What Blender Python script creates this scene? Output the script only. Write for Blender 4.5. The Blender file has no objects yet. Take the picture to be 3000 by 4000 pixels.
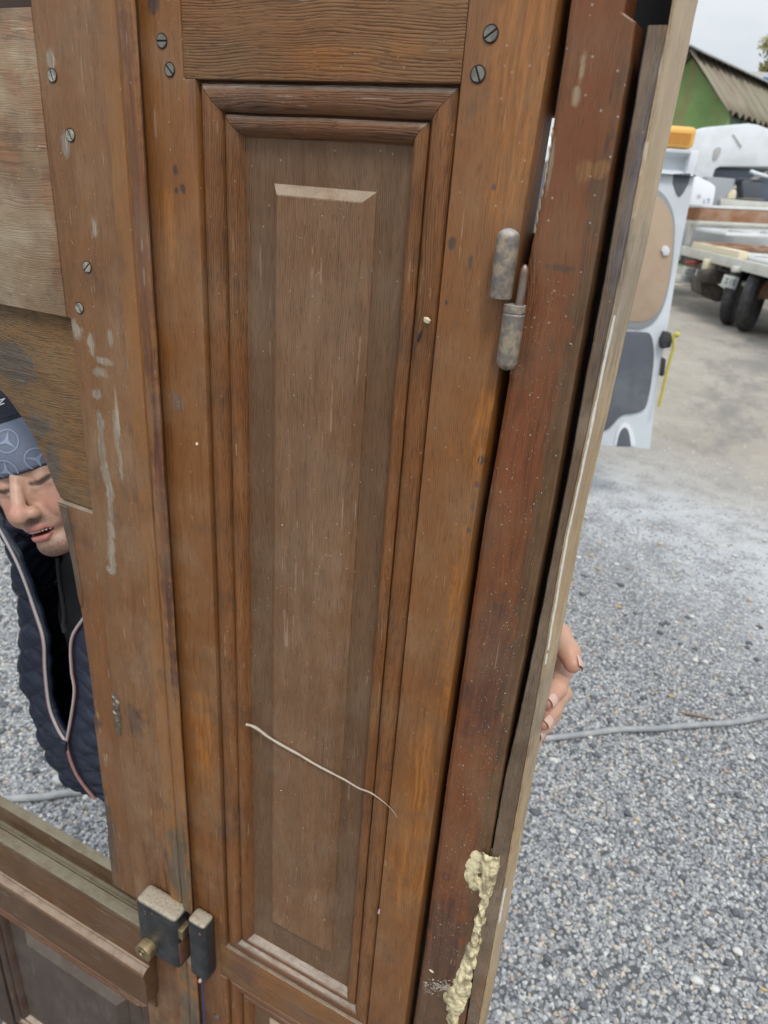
import bpy, bmesh, math, random
import numpy as np
from mathutils import Vector, Matrix, noise as mnoise

SC = bpy.context.scene
COL = SC.collection
random.seed(7)
RNG = np.random.default_rng(11)
R = math.radians

# ------------------------------------------------------------------ camera
CAM_D, CAM_H, FPX = 0.62, 2.05, 2790.0
_d = np.array([-463., 6018., 2790.]); _d /= np.linalg.norm(_d)
_l = np.array([-6512., -1801., 2790.]); _l -= _d * (_l @ _d); _l /= np.linalg.norm(_l)
_X, _Z = -_l, -_d
_Y = np.cross(_Z, _X)
CR = np.stack([_X, _Y, _Z])            # camera axes (right, down, forward) in the world
CPOS = np.array([0., -CAM_D, CAM_H])
cd = bpy.data.cameras.new('camera')
cam = bpy.data.objects.new('camera', cd); COL.objects.link(cam)
cam.matrix_world = Matrix(((CR[0, 0], -CR[0, 1], -CR[0, 2], CPOS[0]),
                           (CR[1, 0], -CR[1, 1], -CR[1, 2], CPOS[1]),
                           (CR[2, 0], -CR[2, 1], -CR[2, 2], CPOS[2]), (0, 0, 0, 1)))
cd.sensor_width = 36; cd.lens = FPX / 4000 * 36
cd.clip_start = 0.05; cd.clip_end = 1500
cd.dof.use_dof = True; cd.dof.focus_distance = 0.80; cd.dof.aperture_fstop = 8.0
SC.camera = cam

def ray(px, py): return CR @ np.array([px - 1500., py - 2000., FPX])
def on_door(px, py, y=0.):
    r = ray(px, py); return CPOS + r * ((y + CAM_D) / r[1])
def on_z(px, py, z=0.):
    r = ray(px, py); return CPOS + r * ((z - CAM_H) / r[2])
def at(px, py, dist): return CPOS + ray(px, py) * (dist / FPX)
def on_plane(px, py, o, n):
    r = ray(px, py); return CPOS + r * (np.dot(np.asarray(o) - CPOS, n) / np.dot(r, n))

# ------------------------------------------------------------------ sky, sun, exposure
W = bpy.data.worlds.new('World'); SC.world = W; W.use_nodes = True
nt = W.node_tree; nt.nodes.clear()
wo = nt.nodes.new('ShaderNodeOutputWorld'); bg = nt.nodes.new('ShaderNodeBackground')
sky = nt.nodes.new('ShaderNodeTexSky'); sky.sky_type = 'NISHITA'; sky.sun_disc = False
SUN_EL, SUN_AZ = 58., 145.             # azimuth clockwise from +Y
sky.sun_elevation = R(SUN_EL); sky.sun_rotation = R(SUN_AZ)
tc = nt.nodes.new('ShaderNodeTexCoord')
mp = nt.nodes.new('ShaderNodeMapping'); mp.inputs['Scale'].default_value = (1, 1, 2.6)
nz = nt.nodes.new('ShaderNodeTexNoise'); nz.inputs['Scale'].default_value = 3.0; nz.inputs['Detail'].default_value = 6
rp = nt.nodes.new('ShaderNodeValToRGB')
rp.color_ramp.elements[0].position = .35; rp.color_ramp.elements[0].color = (7.2, 7.9, 8.7, 1)
rp.color_ramp.elements[1].position = .65; rp.color_ramp.elements[1].color = (9.6, 10.0, 10.4, 1)
mx = nt.nodes.new('ShaderNodeMix'); mx.data_type = 'RGBA'; mx.inputs[0].default_value = .93
L = nt.links.new
L(tc.outputs['Generated'], mp.inputs['Vector']); L(mp.outputs[0], nz.inputs['Vector'])
L(nz.outputs['Fac'], rp.inputs[0]); L(sky.outputs[0], mx.inputs[6]); L(rp.outputs[0], mx.inputs[7])
# overcast dome: three times brighter overhead than at the horizon
sx = nt.nodes.new('ShaderNodeSeparateXYZ'); L(tc.outputs['Generated'], sx.inputs[0])
mr = nt.nodes.new('ShaderNodeMapRange'); mr.inputs[1].default_value = 0; mr.inputs[2].default_value = 1; mr.inputs[3].default_value = .58; mr.inputs[4].default_value = 1.28
L(sx.outputs[2], mr.inputs[0])
sc_n = nt.nodes.new('ShaderNodeVectorMath'); sc_n.operation = 'SCALE'; L(mx.outputs[2], sc_n.inputs[0]); L(mr.outputs[0], sc_n.inputs['Scale'])
L(sc_n.outputs[0], bg.inputs['Color']); bg.inputs['Strength'].default_value = 0.105
L(bg.outputs[0], wo.inputs[0])
sl = bpy.data.lights.new('sun', 'SUN'); sl.energy = 1.5; sl.angle = R(14); sl.color = (1, .97, .93)
sun = bpy.data.objects.new('sun', sl); COL.objects.link(sun)
_az, _el = R(SUN_AZ), R(SUN_EL)
sun.rotation_euler = Vector((math.sin(_az) * math.cos(_el), math.cos(_az) * math.cos(_el), math.sin(_el))).to_track_quat('Z', 'Y').to_euler()
sun.location = (4, -6, 8)
SC.view_settings.view_transform = 'Standard'; SC.view_settings.look = 'None'
SC.view_settings.exposure = 0.30; SC.view_settings.gamma = 1.0; SC.view_settings.use_curve_mapping = False

# ------------------------------------------------------------------ object helpers
def tag(o, label=None, cat=None, group=None, kind=None):
    if label: o['label'] = label
    if cat: o['category'] = cat
    if group: o['group'] = group
    if kind: o['kind'] = kind
    return o
def thing(name, label, cat, loc=(0, 0, 0), group=None):
    o = bpy.data.objects.new(name, None); COL.objects.link(o); o.location = loc
    o.empty_display_size = .05
    return tag(o, label, cat, group)
def link_mesh(name, me, mat=None, parent=None, smooth=False, loc=None):
    o = bpy.data.objects.new(name, me); COL.objects.link(o)
    if mat is not None: me.materials.append(mat)
    if smooth: me.polygons.foreach_set('use_smooth', [True] * len(me.polygons))
    if parent is not None:
        o.parent = parent
        p, off = parent, Vector((0, 0, 0))
        while p is not None: off += p.location; p = p.parent
        o.location = -off if loc is None else loc
    elif loc is not None: o.location = loc
    return o
def from_py(name, v, f, mat=None, parent=None, smooth=False, loc=None):
    me = bpy.data.meshes.new(name); me.from_pydata([tuple(map(float, p)) for p in v], [], [tuple(int(i) for i in q) for q in f]); me.update()
    return link_mesh(name, me, mat, parent, smooth, loc)
def from_bm(name, bm, mat=None, parent=None, smooth=False, loc=None, angle=None):
    bmesh.ops.recalc_face_normals(bm, faces=bm.faces[:])
    me = bpy.data.meshes.new(name); bm.to_mesh(me); bm.free()
    o = link_mesh(name, me, mat, parent, smooth, loc)
    if angle:
        me.set_sharp_from_angle(angle=R(angle))
    return o
def bev(bm, w, seg=2):
    bmesh.ops.recalc_face_normals(bm, faces=bm.faces[:]); bm.normal_update()
    es = [e for e in bm.edges if len(e.link_faces) == 2 and e.calc_face_angle(0) > .5]
    if es and w > 0: bmesh.ops.bevel(bm, geom=es, offset=w, segments=seg, affect='EDGES', profile=.6, clamp_overlap=True)
def bm_box(bm, x0, x1, y0, y1, z0, z1, M=None):
    vs = [bm.verts.new(p) for p in ((x0, y0, z0), (x1, y0, z0), (x1, y1, z0), (x0, y1, z0), (x0, y0, z1), (x1, y0, z1), (x1, y1, z1), (x0, y1, z1))]
    for f in ((0, 3, 2, 1), (4, 5, 6, 7), (0, 1, 5, 4), (1, 2, 6, 5), (2, 3, 7, 6), (3, 0, 4, 7)): bm.faces.new([vs[i] for i in f])
    if M is not None: bmesh.ops.transform(bm, matrix=M, verts=vs)
    return vs
def box(name, x0, x1, y0, y1, z0, z1, mat, parent=None, bevel=.0015, M=None, seg=2):
    bm = bmesh.new(); bm_box(bm, x0, x1, y0, y1, z0, z1, M); bev(bm, bevel, seg)
    return from_bm(name, bm, mat, parent, smooth=bevel > 0, angle=40)
def prism(name, pts, axis, a0, a1, mat, parent=None, bevel=0., smooth=False, seg=1, jit=0., M=None):
    """closed outline extruded along an axis: 'x' takes (y,z), 'y' takes (x,z), 'z' takes (x,y)"""
    def P3(p, a): return {'x': (a, p[0], p[1]), 'y': (p[0], a, p[1]), 'z': (p[0], p[1], a)}[axis]
    bm = bmesh.new(); n = len(pts); rings = []
    for k in range(seg + 1):
        a = a0 + (a1 - a0) * k / seg; ring = []
        for i, p in enumerate(pts):
            q = Vector(P3(p, a))
            if jit: 
                nv = mnoise.noise_vector(Vector((q.x * 14 + i * .37, q.y * 14, q.z * 14))) * jit
                nv[{'x': 0, 'y': 1, 'z': 2}[axis]] = 0
                q = q + nv
            ring.append(bm.verts.new(q))
        rings.append(ring)
    for A, B in zip(rings, rings[1:]):
        for i in range(n): bm.faces.new((A[i], A[(i + 1) % n], B[(i + 1) % n], B[i]))
    bm.faces.new(rings[0][::-1]); bm.faces.new(rings[-1])
    if bevel: bev(bm, bevel)
    if M is not None: bmesh.ops.transform(bm, matrix=M, verts=bm.verts[:])
    return from_bm(name, bm, mat, parent, smooth=smooth or bevel > 0, angle=38)
def tube(name, pts, rad, mat, parent=None, n=10, cap=True, loc=None):
    pts = [Vector(map(float, p)) for p in pts]; m = len(pts)
    rr = rad if hasattr(rad, '__len__') else [rad] * m
    bm = bmesh.new(); rings = []; ref = None
    for i, p in enumerate(pts):
        t = (pts[min(i + 1, m - 1)] - pts[max(i - 1, 0)]).normalized()
        if ref is None: ref = t.orthogonal().normalized()
        ref = (ref - t * ref.dot(t)).normalized(); b = t.cross(ref)
        rings.append([bm.verts.new(p + (ref * math.cos(2 * math.pi * k / n) + b * math.sin(2 * math.pi * k / n)) * rr[i]) for k in range(n)])
    for A, B in zip(rings, rings[1:]):
        for k in range(n): bm.faces.new((A[k], A[(k + 1) % n], B[(k + 1) % n], B[k]))
    if cap: bm.faces.new(rings[0][::-1]); bm.faces.new(rings[-1])
    return from_bm(name, bm, mat, parent, smooth=True, loc=loc, angle=60)
def spline(pts, n):
    P = [np.asarray(p, float) for p in pts]; P = [2 * P[0] - P[1]] + P + [2 * P[-1] - P[-2]]
    out = []
    for i in range(1, len(P) - 2):
        for k in range(n):
            t = k / n; a, b, c, d = P[i - 1], P[i], P[i + 1], P[i + 2]
            out.append(.5 * ((2 * b) + (-a + c) * t + (2 * a - 5 * b + 4 * c - d) * t * t + (-a + 3 * b - 3 * c + d) * t ** 3))
    out.append(P[-2]); return out
def lathe(name, prof, axis_o, axis_d, mat, parent=None, n=32):
    """prof: (along, radius) pairs"""
    d = Vector(axis_d).normalized(); u = d.orthogonal().normalized(); w = d.cross(u); o = Vector(axis_o)
    bm = bmesh.new(); rings = []
    for a, r in prof:
        rings.append([bm.verts.new(o + d * a + (u * math.cos(2 * math.pi * k / n) + w * math.sin(2 * math.pi * k / n)) * max(r, 1e-5)) for k in range(n)])
    for A, B in zip(rings, rings[1:]):
        for k in range(n): bm.faces.new((A[k], A[(k + 1) % n], B[(k + 1) % n], B[k]))
    bm.faces.new(rings[0][::-1]); bm.faces.new(rings[-1])
    return from_bm(name, bm, mat, parent, smooth=True, angle=35)

# ------------------------------------------------------------------ material helpers
class N:
    def __init__(s, name, rough=.6, metal=0., spec=.5):
        s.m = bpy.data.materials.new(name); s.m.use_nodes = True; s.t = s.m.node_tree
        s.b = s.t.nodes['Principled BSDF']; s.b.inputs['Roughness'].default_value = rough
        s.b.inputs['Metallic'].default_value = metal; s.b.inputs['Specular IOR Level'].default_value = spec
    def put(s, inp, v):
        if isinstance(v, bpy.types.NodeSocket): s.t.links.new(v, inp)
        elif v is not None:
            if hasattr(v, '__len__') and len(v) == 3 and inp.type == 'RGBA': v = (*v, 1)
            inp.default_value = v
    def math(s, op, a, b=None, c=None, clamp=False):
        n = s.t.nodes.new('ShaderNodeMath'); n.operation = op; n.use_clamp = clamp
        for i, v in enumerate((a, b, c)): 
            if v is not None: s.put(n.inputs[i], v)
        return n.outputs[0]
    def vmath(s, op, a, b=None, sc=None):
        n = s.t.nodes.new('ShaderNodeVectorMath'); n.operation = op
        s.put(n.inputs[0], a)
        if b is not None: s.put(n.inputs[1], b)
        if sc is not None: s.put(n.inputs['Scale'], sc)
        return n.outputs['Value'] if op in ('LENGTH', 'DISTANCE', 'DOT_PRODUCT') else n.outputs[0]
    def mix(s, f, a, b, mode='MIX'):
        n = s.t.nodes.new('ShaderNodeMix'); n.data_type = 'RGBA'; n.blend_type = mode
        s.put(n.inputs[0], f); s.put(n.inputs[6], a); s.put(n.inputs[7], b); return n.outputs[2]
    def rng(s, v, a, b, c=0., d=1., smooth=True):
        n = s.t.nodes.new('ShaderNodeMapRange'); n.interpolation_type = 'SMOOTHSTEP' if smooth else 'LINEAR'
        s.put(n.inputs[0], v); n.inputs[1].default_value = a; n.inputs[2].default_value = b; n.inputs[3].default_value = c; n.inputs[4].default_value = d
        return n.outputs[0]
    def noise(s, v, scale, detail=2., rough=.5, dist=0.):
        n = s.t.nodes.new('ShaderNodeTexNoise'); s.put(n.inputs['Vector'], v)
        n.inputs['Scale'].default_value = scale; n.inputs['Detail'].default_value = detail
        n.inputs['Roughness'].default_value = rough; n.inputs['Distortion'].default_value = dist
        return n.outputs['Fac']
    def noisec(s, v, scale, detail=2.):
        n = s.t.nodes.new('ShaderNodeTexNoise'); s.put(n.inputs['Vector'], v)
        n.inputs['Scale'].default_value = scale; n.inputs['Detail'].default_value = detail
        return n.outputs['Color']
    def voro(s, v, scale, out='Distance', feature='F1', rnd=1.):
        n = s.t.nodes.new('ShaderNodeTexVoronoi'); n.feature = feature; s.put(n.inputs['Vector'], v)
        n.inputs['Scale'].default_value = scale; n.inputs['Randomness'].default_value = rnd
        return n.outputs[out]
    def map(s, v, loc=(0, 0, 0), rot=(0, 0, 0), sc=(1, 1, 1)):
        n = s.t.nodes.new('ShaderNodeMapping'); s.put(n.inputs[0], v)
        s.put(n.inputs['Location'], loc); n.inputs['Rotation'].default_value = rot; n.inputs['Scale'].default_value = sc
        return n.outputs[0]
    def coord(s, k='Object'):
        return s.t.nodes.new('ShaderNodeTexCoord').outputs[k]
    def rand(s): return s.t.nodes.new('ShaderNodeObjectInfo').outputs['Random']
    def xyz(s, v):
        n = s.t.nodes.new('ShaderNodeSeparateXYZ'); s.put(n.inputs[0], v); return n.outputs
    def comb(s, x, y, z):
        n = s.t.nodes.new('ShaderNodeCombineXYZ')
        for i, v in enumerate((x, y, z)): s.put(n.inputs[i], v)
        return n.outputs[0]
    def normal(s): return s.t.nodes.new('ShaderNodeNewGeometry').outputs['Normal']
    def attr(s, name, out='Fac'):
        n = s.t.nodes.new('ShaderNodeAttribute'); n.attribute_name = name; return n.outputs[out]
    def ramp(s, f, stops):
        n = s.t.nodes.new('ShaderNodeValToRGB'); s.put(n.inputs[0], f); e = n.color_ramp.elements
        while len(e) < len(stops): e.new(.5)
        for q, (p, c) in zip(e, stops): q.position = p; q.color = (*c, 1)
        return n.outputs[0]
    def bump(s, h, strength=.5, dist=.002):
        n = s.t.nodes.new('ShaderNodeBump'); s.put(n.inputs['Height'], h)
        n.inputs['Strength'].default_value = strength; n.inputs['Distance'].default_value = dist
        s.put(s.b.inputs['Normal'], n.outputs[0])
    def col(s, v): s.put(s.b.inputs['Base Color'], v)
    def rough(s, v): s.put(s.b.inputs['Roughness'], v)

def blob_mask(k, p, blobs, warp):
    """soft irregular blobs for stains and painted shade: each (x, z, rx, rz) in object metres"""
    out = None
    for (x, z, rx, rz) in blobs:
        d = k.vmath('LENGTH', k.vmath('MULTIPLY', k.vmath('SUBTRACT', p, (x, 0, z)), (1 / rx, 0, 1 / rz)))
        d = k.math('ADD', d, warp)
        m = k.rng(d, .55, 1.2, 1, 0)
        out = m if out is None else k.math('MAXIMUM', out, m)
    return out

def wood(name, axis, light, mid, dark, dust=(.27, .205, .145), dust_amt=.45, stains_shade=(), bump=.35, pore=.5, fine_sc=210, speck=.5, rough=(.5, .75), bands=40, up=.75, up_col=(.36, .33, .26), lines=.4, lsp=.0024, wav=1.25, sat=1.05, val=.92, grime=.5):
    lsp = lsp * .78; lines = lines * .8
    k = N(name); p0 = k.coord()
    rnd = k.rand()
    off = k.comb(k.math('MULTIPLY', rnd, 7.3), k.math('MULTIPLY', rnd, 3.1), k.math('MULTIPLY', rnd, 5.7))
    w = k.vmath('SCALE', k.vmath('SUBTRACT', k.noisec(p0, 5.0, 2), (.5, .5, .5)), sc=.022)
    p = k.vmath('ADD', k.vmath('ADD', p0, off), w)
    def st(q, a): 
        return k.map(q, sc=(a if axis == 'X' else 1, 1, a if axis == 'Z' else 1))
    fine = k.noise(st(p, .035), fine_sc, 3, .62)
    band = k.noise(st(p, .05), bands, 3, .55)
    por = k.rng(k.noise(st(p, .055), 1000, 2, .55), .54, .70)
    g = k.math('ADD', k.math('MULTIPLY', fine, .62), k.math('MULTIPLY', band, .38))
    # growth ring ridges: near parallel furrows that wander and fade in and out
    X_, Y_, Z_ = k.xyz(p)
    ac = k.math('ADD', X_, Y_) if axis == 'Z' else k.math('ADD', Z_, Y_)
    rr_ = k.math('ADD', k.math('DIVIDE', ac, lsp), k.math('MULTIPLY', k.noise(st(p, .06 if axis == 'Z' else .10), 42, 3, .6), wav * 3))
    fr = k.math('ABSOLUTE', k.math('SUBTRACT', k.math('FRACT', rr_), .5))
    ln = k.math('MULTIPLY', k.rng(fr, .05, .30, 1, 0), k.math('MULTIPLY', k.rng(k.noise(st(p, .12), 62, 3, .6), .38, .60), k.rng(k.noise(p, 14, 3, .6), .30, .55, .25, 1)))
    c = k.ramp(g, [(.27, dark), (.44, mid), (.58, mid), (.78, light)])
    warp = k.math('ADD', k.math('MULTIPLY', k.math('SUBTRACT', k.noise(p0, 34, 5, .68), .5), 2.6), k.math('MULTIPLY', k.math('SUBTRACT', fine, .5), 1.1))
    for (colr, amt, blobs) in stains_shade:
        c = k.mix(k.math('MULTIPLY', blob_mask(k, p0, blobs, warp), amt), c, k.mix(k.rng(fine, .35, .65), tuple(x * .55 for x in colr), colr))
    patch = k.noise(p0, 9, 5, .62)
    patch2 = k.noise(st(p, .3), 34, 4, .6)
    dm = k.math('MULTIPLY', k.math('MULTIPLY', k.rng(patch, .38, .66), k.rng(patch2, .3, .7, .35, 1)), dust_amt)
    c = k.mix(dm, c, dust)
    c = k.mix(k.math('MULTIPLY', ln, lines), c, tuple(x * .75 for x in dark))
    c = k.mix(k.math('MULTIPLY', por, pore * .75), c, tuple(x * .55 for x in dark))
    # dark grime worked into patches of the grain
    gm_ = k.math('MULTIPLY', k.rng(k.noise(p0, 7.5, 6, .68), .50, .66), k.rng(k.noise(st(p, .25), 90, 4, .65), .36, .62, .15, 1))
    c = k.mix(k.math('MULTIPLY', gm_, grime), c, (.062, .042, .030))
    # faint scratches in two directions
    for a_, thr in ((.5, .69), (-.35, .70)):
        sn = k.noise(k.map(p0, rot=(0, a_, 0), sc=(1, 1, .03) if axis == 'Z' else (.03, 1, 1)), 230, 1, .4)
        sm_ = k.math('MULTIPLY', k.rng(sn, thr, thr + .03), k.rng(k.noise(p0, 31, 2), .54, .62))
        c = k.mix(k.math('MULTIPLY', sm_, .6), c, tuple(min(1, x * 1.25 + .03) for x in dust))
    # loose pale flecks
    v = k.voro(p0, 150, 'Distance'); vc = k.voro(p0, 150, 'Color')
    fl = k.math('MULTIPLY', k.rng(v, .08, .19, 1, 0), k.rng(k.xyz(vc)[0], .84, .88))
    fl = k.math('MULTIPLY', fl, speck)
    c = k.mix(fl, c, (.42, .36, .28))
    if up:
        nz_ = k.xyz(k.normal())[2]
        um = k.math('MULTIPLY', k.rng(nz_, .25, .8), k.rng(k.noise(p0, 45, 5, .65), .25, .6, .45, 1))
        c = k.mix(k.math('MULTIPLY', um, up), c, up_col)
    hs = k.t.nodes.new('ShaderNodeHueSaturation'); k.put(hs.inputs['Color'], c); hs.inputs['Hue'].default_value = .4965; hs.inputs['Saturation'].default_value = sat; hs.inputs['Value'].default_value = val
    c = hs.outputs[0]
    k.col(c)
    k.rough(k.rng(k.math('ADD', dm, k.math('MULTIPLY', fine, .4)), .1, .8, rough[0], rough[1]))
    h = k.math('ADD', k.math('MULTIPLY', fine, 1.0), k.math('MULTIPLY', band, .5))
    h = k.math('SUBTRACT', h, k.math('MULTIPLY', por, .5))
    h = k.math('SUBTRACT', h, k.math('MULTIPLY', ln, .9))
    h = k.math('ADD', h, k.math('MULTIPLY', fl, .6))
    k.bump(h, bump, .0016)
    return k.m

def plain(name, c, rough=.6, metal=0., var=.15, scale=60, dirt=None, dirt_amt=0., bump=.1, up=None, up_amt=0., spec=.5):
    k = N(name, rough, metal, spec); p = k.coord()
    n = k.noise(p, scale, 5, .6)
    cc = k.mix(n, tuple(x * (1 - var) for x in c), tuple(min(1, x * (1 + var)) for x in c))
    if dirt: cc = k.mix(k.math('MULTIPLY', k.rng(k.noise(p, scale * .35, 6, .65), .42, .62), dirt_amt), cc, dirt)
    if up: cc = k.mix(k.math('MULTIPLY', k.math('MULTIPLY', k.rng(k.xyz(k.normal())[2], .35, .85), k.rng(k.noise(p, scale * 2, 5, .7), .3, .55, .5, 1)), up_amt), cc, up)
    k.col(cc)
    if bump: k.bump(n, bump, .002)
    return k.m

# ------------------------------------------------------------------ materials
ORANGE = (.42, .17, .04); DUSTY = (.30, .235, .165); SMUDGE = (.05, .045, .045); PLASTER = (.50, .44, .34)
W_STILE = wood('narrow stile oak', 'Z', (.34, .152, .047), (.24, .102, .031), (.095, .039, .013), dust=(.28, .182, .098), dust_amt=.55,
    stains_shade=[(ORANGE, .85, [(-.198, 2.14, .026, .16), (-.19, 1.62, .016, .16), (-.212, 1.40, .02, .1), (-.21, 1.25, .03, .12), (-.192, 1.84, .01, .1), (-.56, 1.98, .012, .05), (-.545, 1.3, .02, .12)]),
            (SMUDGE, .8, [(-.5495, 2.045, .004, .006), (-.541, 2.028, .005, .006), (-.548, 2.026, .003, .004), (-.243, 2.005, .004, .006), (-.2235, 1.992, .0025, .007), (-.242, 1.955, .002, .004), (-.2105, 2.052, .002, .003), (-.1905, 1.815, .003, .005), (-.191, 1.79, .003, .004), (-.192, 1.765, .002, .004), (-.193, 1.74, .0025, .003), (-.566, 2.19, .009, .016)]),
            ((.20, .17, .15), .5, [(-.56, 1.80, .012, .012)]), ((.16, .072, .032), .55, [(-.56, .72, .06, .30), (-.22, .60, .05, .28)])])  # last entry darkens the low stile ends to stand for weaker light
W_RAIL = wood('narrow rail oak', 'X', (.34, .163, .055), (.235, .106, .035), (.09, .041, .017), dust=(.275, .185, .102), dust_amt=.45, bump=.6, fine_sc=210, pore=.5, up=.6, lines=.36, lsp=.0032, wav=1.5,
    stains_shade=[(ORANGE, .5, [(-.37, 2.142, .06, .012), (-.30, 2.15, .02, .02)]), ((.22, .10, .06), .7, [(-.48, .83, .03, .03), (-.36, .80, .05, .015)])])
W_MOULDZ = wood('moulding oak upright', 'Z', (.335, .147, .046), (.228, .095, .030), (.078, .032, .011), dust=(.265, .175, .092), dust_amt=.35, pore=.6, fine_sc=260, bump=.6, lines=.55, lsp=.0030)
W_MOULDX = wood('moulding oak level', 'X', (.285, .128, .046), (.185, .080, .029), (.07, .031, .013), dust_amt=.25, pore=.5, fine_sc=170, bump=.7, lines=.7, lsp=.0036, wav=2.2, up=.95, up_col=(.42, .36, .29))
W_PANEL = wood('panel oak', 'Z', (.20, .110, .054), (.158, .085, .040), (.082, .043, .021), dust=(.215, .147, .09), dust_amt=.55, pore=.5, fine_sc=300, bump=.5, lines=.3, lsp=.0026, bands=70, grime=.15, val=.95, up=.9, up_col=(.50, .44, .34), speck=.75)
W_FIELD = wood('raised field oak', 'Z', (.265, .144, .069), (.208, .111, .052), (.105, .053, .026), dust=(.275, .186, .117), dust_amt=.55, pore=.5, fine_sc=300, bump=.55, lines=.35, lsp=.0027, bands=70, grime=.12, val=.98, up=.7, up_col=(.46, .39, .29), speck=.8)
W_WIDE = wood('wide stile oak', 'Z', (.33, .172, .070), (.25, .122, .048), (.12, .055, .024), dust=(.33, .233, .145), dust_amt=.65, pore=.35, bump=.5, lines=.35, lsp=.003,
    stains_shade=[(PLASTER, .85, [(-.668, 1.98, .006, .012), (-.715, 1.86, .011, .014), (-.692, 1.845, .006, .016), (-.683, 1.815, .012, .007), (-.692, 1.785, .009, .008), (-.691, 1.745, .006, .024), (-.6925, 1.715, .007, .026), (-.691, 1.685, .008, .024), (-.686, 1.655, .008, .028), (-.687, 1.63, .006, .026), (-.690, 1.60, .009, .016), (-.693, 1.575, .006, .022), (-.695, 1.55, .007, .02), (-.700, 1.533, .008, .008), (-.664, 1.74, .005, .03), (-.662, 1.70, .004, .03), (-.675, 1.83, .014, .005), (-.66, 1.76, .003, .04), (-.708, 2.14, .007, .010), (-.66, 1.86, .004, .012), (-.70, 2.06, .006, .012)]),
            ((.30, .13, .045), .6, [(-.652, 1.05, .03, .16), (-.66, 1.4, .02, .15), (-.645, 2.12, .012, .05)]),
            ((.09, .05, .033), .7, [(-.677, 1.275, .022, .032)]), ((.17, .075, .030), .6, [(-.66, .72, .06, .26)])])  # last dark blob puts the dimmer light around the lock into the colour
W_STRIP = wood('cover strip pine', 'Z', (.40, .205, .075), (.30, .142, .048), (.12, .050, .020), dust_amt=.35, lines=.4, pore=.3, bump=.3,
    stains_shade=[((.20, .075, .03), .8, [(-.588, 2.0, .012, .25), (-.585, 1.62, .01, .2)]), ((.15, .13, .085), .85, [(-.60, 1.0, .03, .13), (-.60, .62, .03, .14)]), ((.10, .04, .03), .6, [(-.582, 1.75, .006, .1), (-.583, 1.5, .006, .12)])])
W_SPAN = wood('spandrel oak', 'X', (.33, .188, .060), (.225, .122, .042), (.085, .054, .029), dust=(.18, .14, .092), dust_amt=.6, fine_sc=140, pore=.7, bump=.8, bands=26, lines=.6, lsp=.0032, wav=2.0,
    stains_shade=[((.13, .115, .10), .8, [(-.80, 1.66, .014, .04), (-.82, 1.72, .03, .02), (-.85, 1.80, .04, .03)]), (ORANGE, .35, [(-.745, 1.69, .03, .06)])])
W_BOARD = wood('upper board oak', 'X', (.34, .245, .145), (.265, .178, .10), (.16, .098, .053), dust=(.42, .345, .23), dust_amt=.95, fine_sc=240, pore=.3, bump=.3, bands=90, lines=.0, lsp=.003, wav=2.5, speck=.9,
    stains_shade=[((.34, .17, .085), .75, [(-.735, 2.12, .016, .09), (-.735, 1.98, .012, .08), (-.77, 2.14, .02, .05), (-.79, 2.06, .02, .04)]), ((.30, .15, .11), .5, [(-.78, 1.96, .03, .02), (-.80, 2.0, .03, .015)])])
W_STOP = wood('inner stop oak', 'Z', (.30, .14, .046), (.215, .094, .031), (.09, .04, .018), dust_amt=.35, pore=.5, bump=.4,
    stains_shade=[((.10, .08, .06), .85, [(-.778, 1.55, .012, .10), (-.78, .95, .024, .12)]), ((.42, .24, .09), .9, [(-.766, 1.243, .004, .010), (-.765, 1.212, .003, .008)]), ((.085, .06, .04), .8, [(-.772, 1.225, .010, .025)])])
W_SILL = wood('sill oak', 'X', (.17, .10, .044), (.112, .066, .029), (.05, .031, .016), dust_amt=.35, up=.95, up_col=(.215, .19, .13), fine_sc=180, bump=.4)  # darker than the upper oak to stand for the dim light low down
W_DRIP = wood('weatherboard oak', 'X', (.19, .092, .031), (.12, .058, .020), (.052, .026, .011), dust_amt=.25, up=.9, up_col=(.34, .26, .19), pore=.3, fine_sc=150, bump=.3)  # tone darkened likewise for the weaker light near the bottom
W_DARK = wood('dark oak', 'Z', (.095, .052, .03), (.062, .034, .02), (.035, .02, .014), dust=(.16, .125, .10), dust_amt=.5, bump=.3)
W_LOWP = wood('lower panel oak', 'Z', (.11, .077, .056), (.078, .054, .04), (.042, .028, .021), dust=(.15, .122, .098), dust_amt=.7, bump=.3, up=.2)  # dark tone carries the shade at the foot of the door
W_JAMB = wood('jamb red varnish', 'Z', (.285, .110, .039), (.205, .075, .027), (.09, .035, .013), dust=(.24, .155, .083), dust_amt=.5, pore=.4, bump=.35, speck=.8, lines=.3, rough=(.4, .7),
    stains_shade=[((.12, .088, .045), .65, [(-.121, 1.75, .014, .42), (-.122, 1.35, .014, .25), (-.14, 1.02, .05, .20)]), ((.26, .092, .036), .6, [(-.150, 1.86, .018, .16), (-.14, 1.32, .012, .16)]), ((.12, .052, .038), .65, [(-.15, 1.58, .025, .10), (-.15, 1.15, .03, .1)]),
            ((.42, .22, .08), .7, [(-.1385, 2.068, .006, .008), (-.126, 2.07, .006, .006)]), ((.46, .36, .22), .8, [(-.1535, 2.135, .003, .014), (-.1545, 2.12, .0035, .008)]), (SMUDGE, .6, [(-.146, 1.995, .012, .003), (-.168, 1.998, .002, .004)]), (PLASTER, .6, [(-.166, 2.07, .002, .02)])])
W_JEDGE = wood('jamb outer strip', 'Z', (.23, .158, .10), (.165, .11, .067), (.08, .052, .034), dust=(.33, .265, .19), dust_amt=.7, bump=.5, fine_sc=160,
    stains_shade=[((.16, .14, .15), .8, [(-.099, 2.05, .006, .11)]), ((.36, .16, .05), .9, [(-.089, 1.475, .004, .018), (-.096, 2.16, .006, .006)]), ((.28, .13, .06), .8, [(-.08, 1.1, .02, .08)])])
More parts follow.
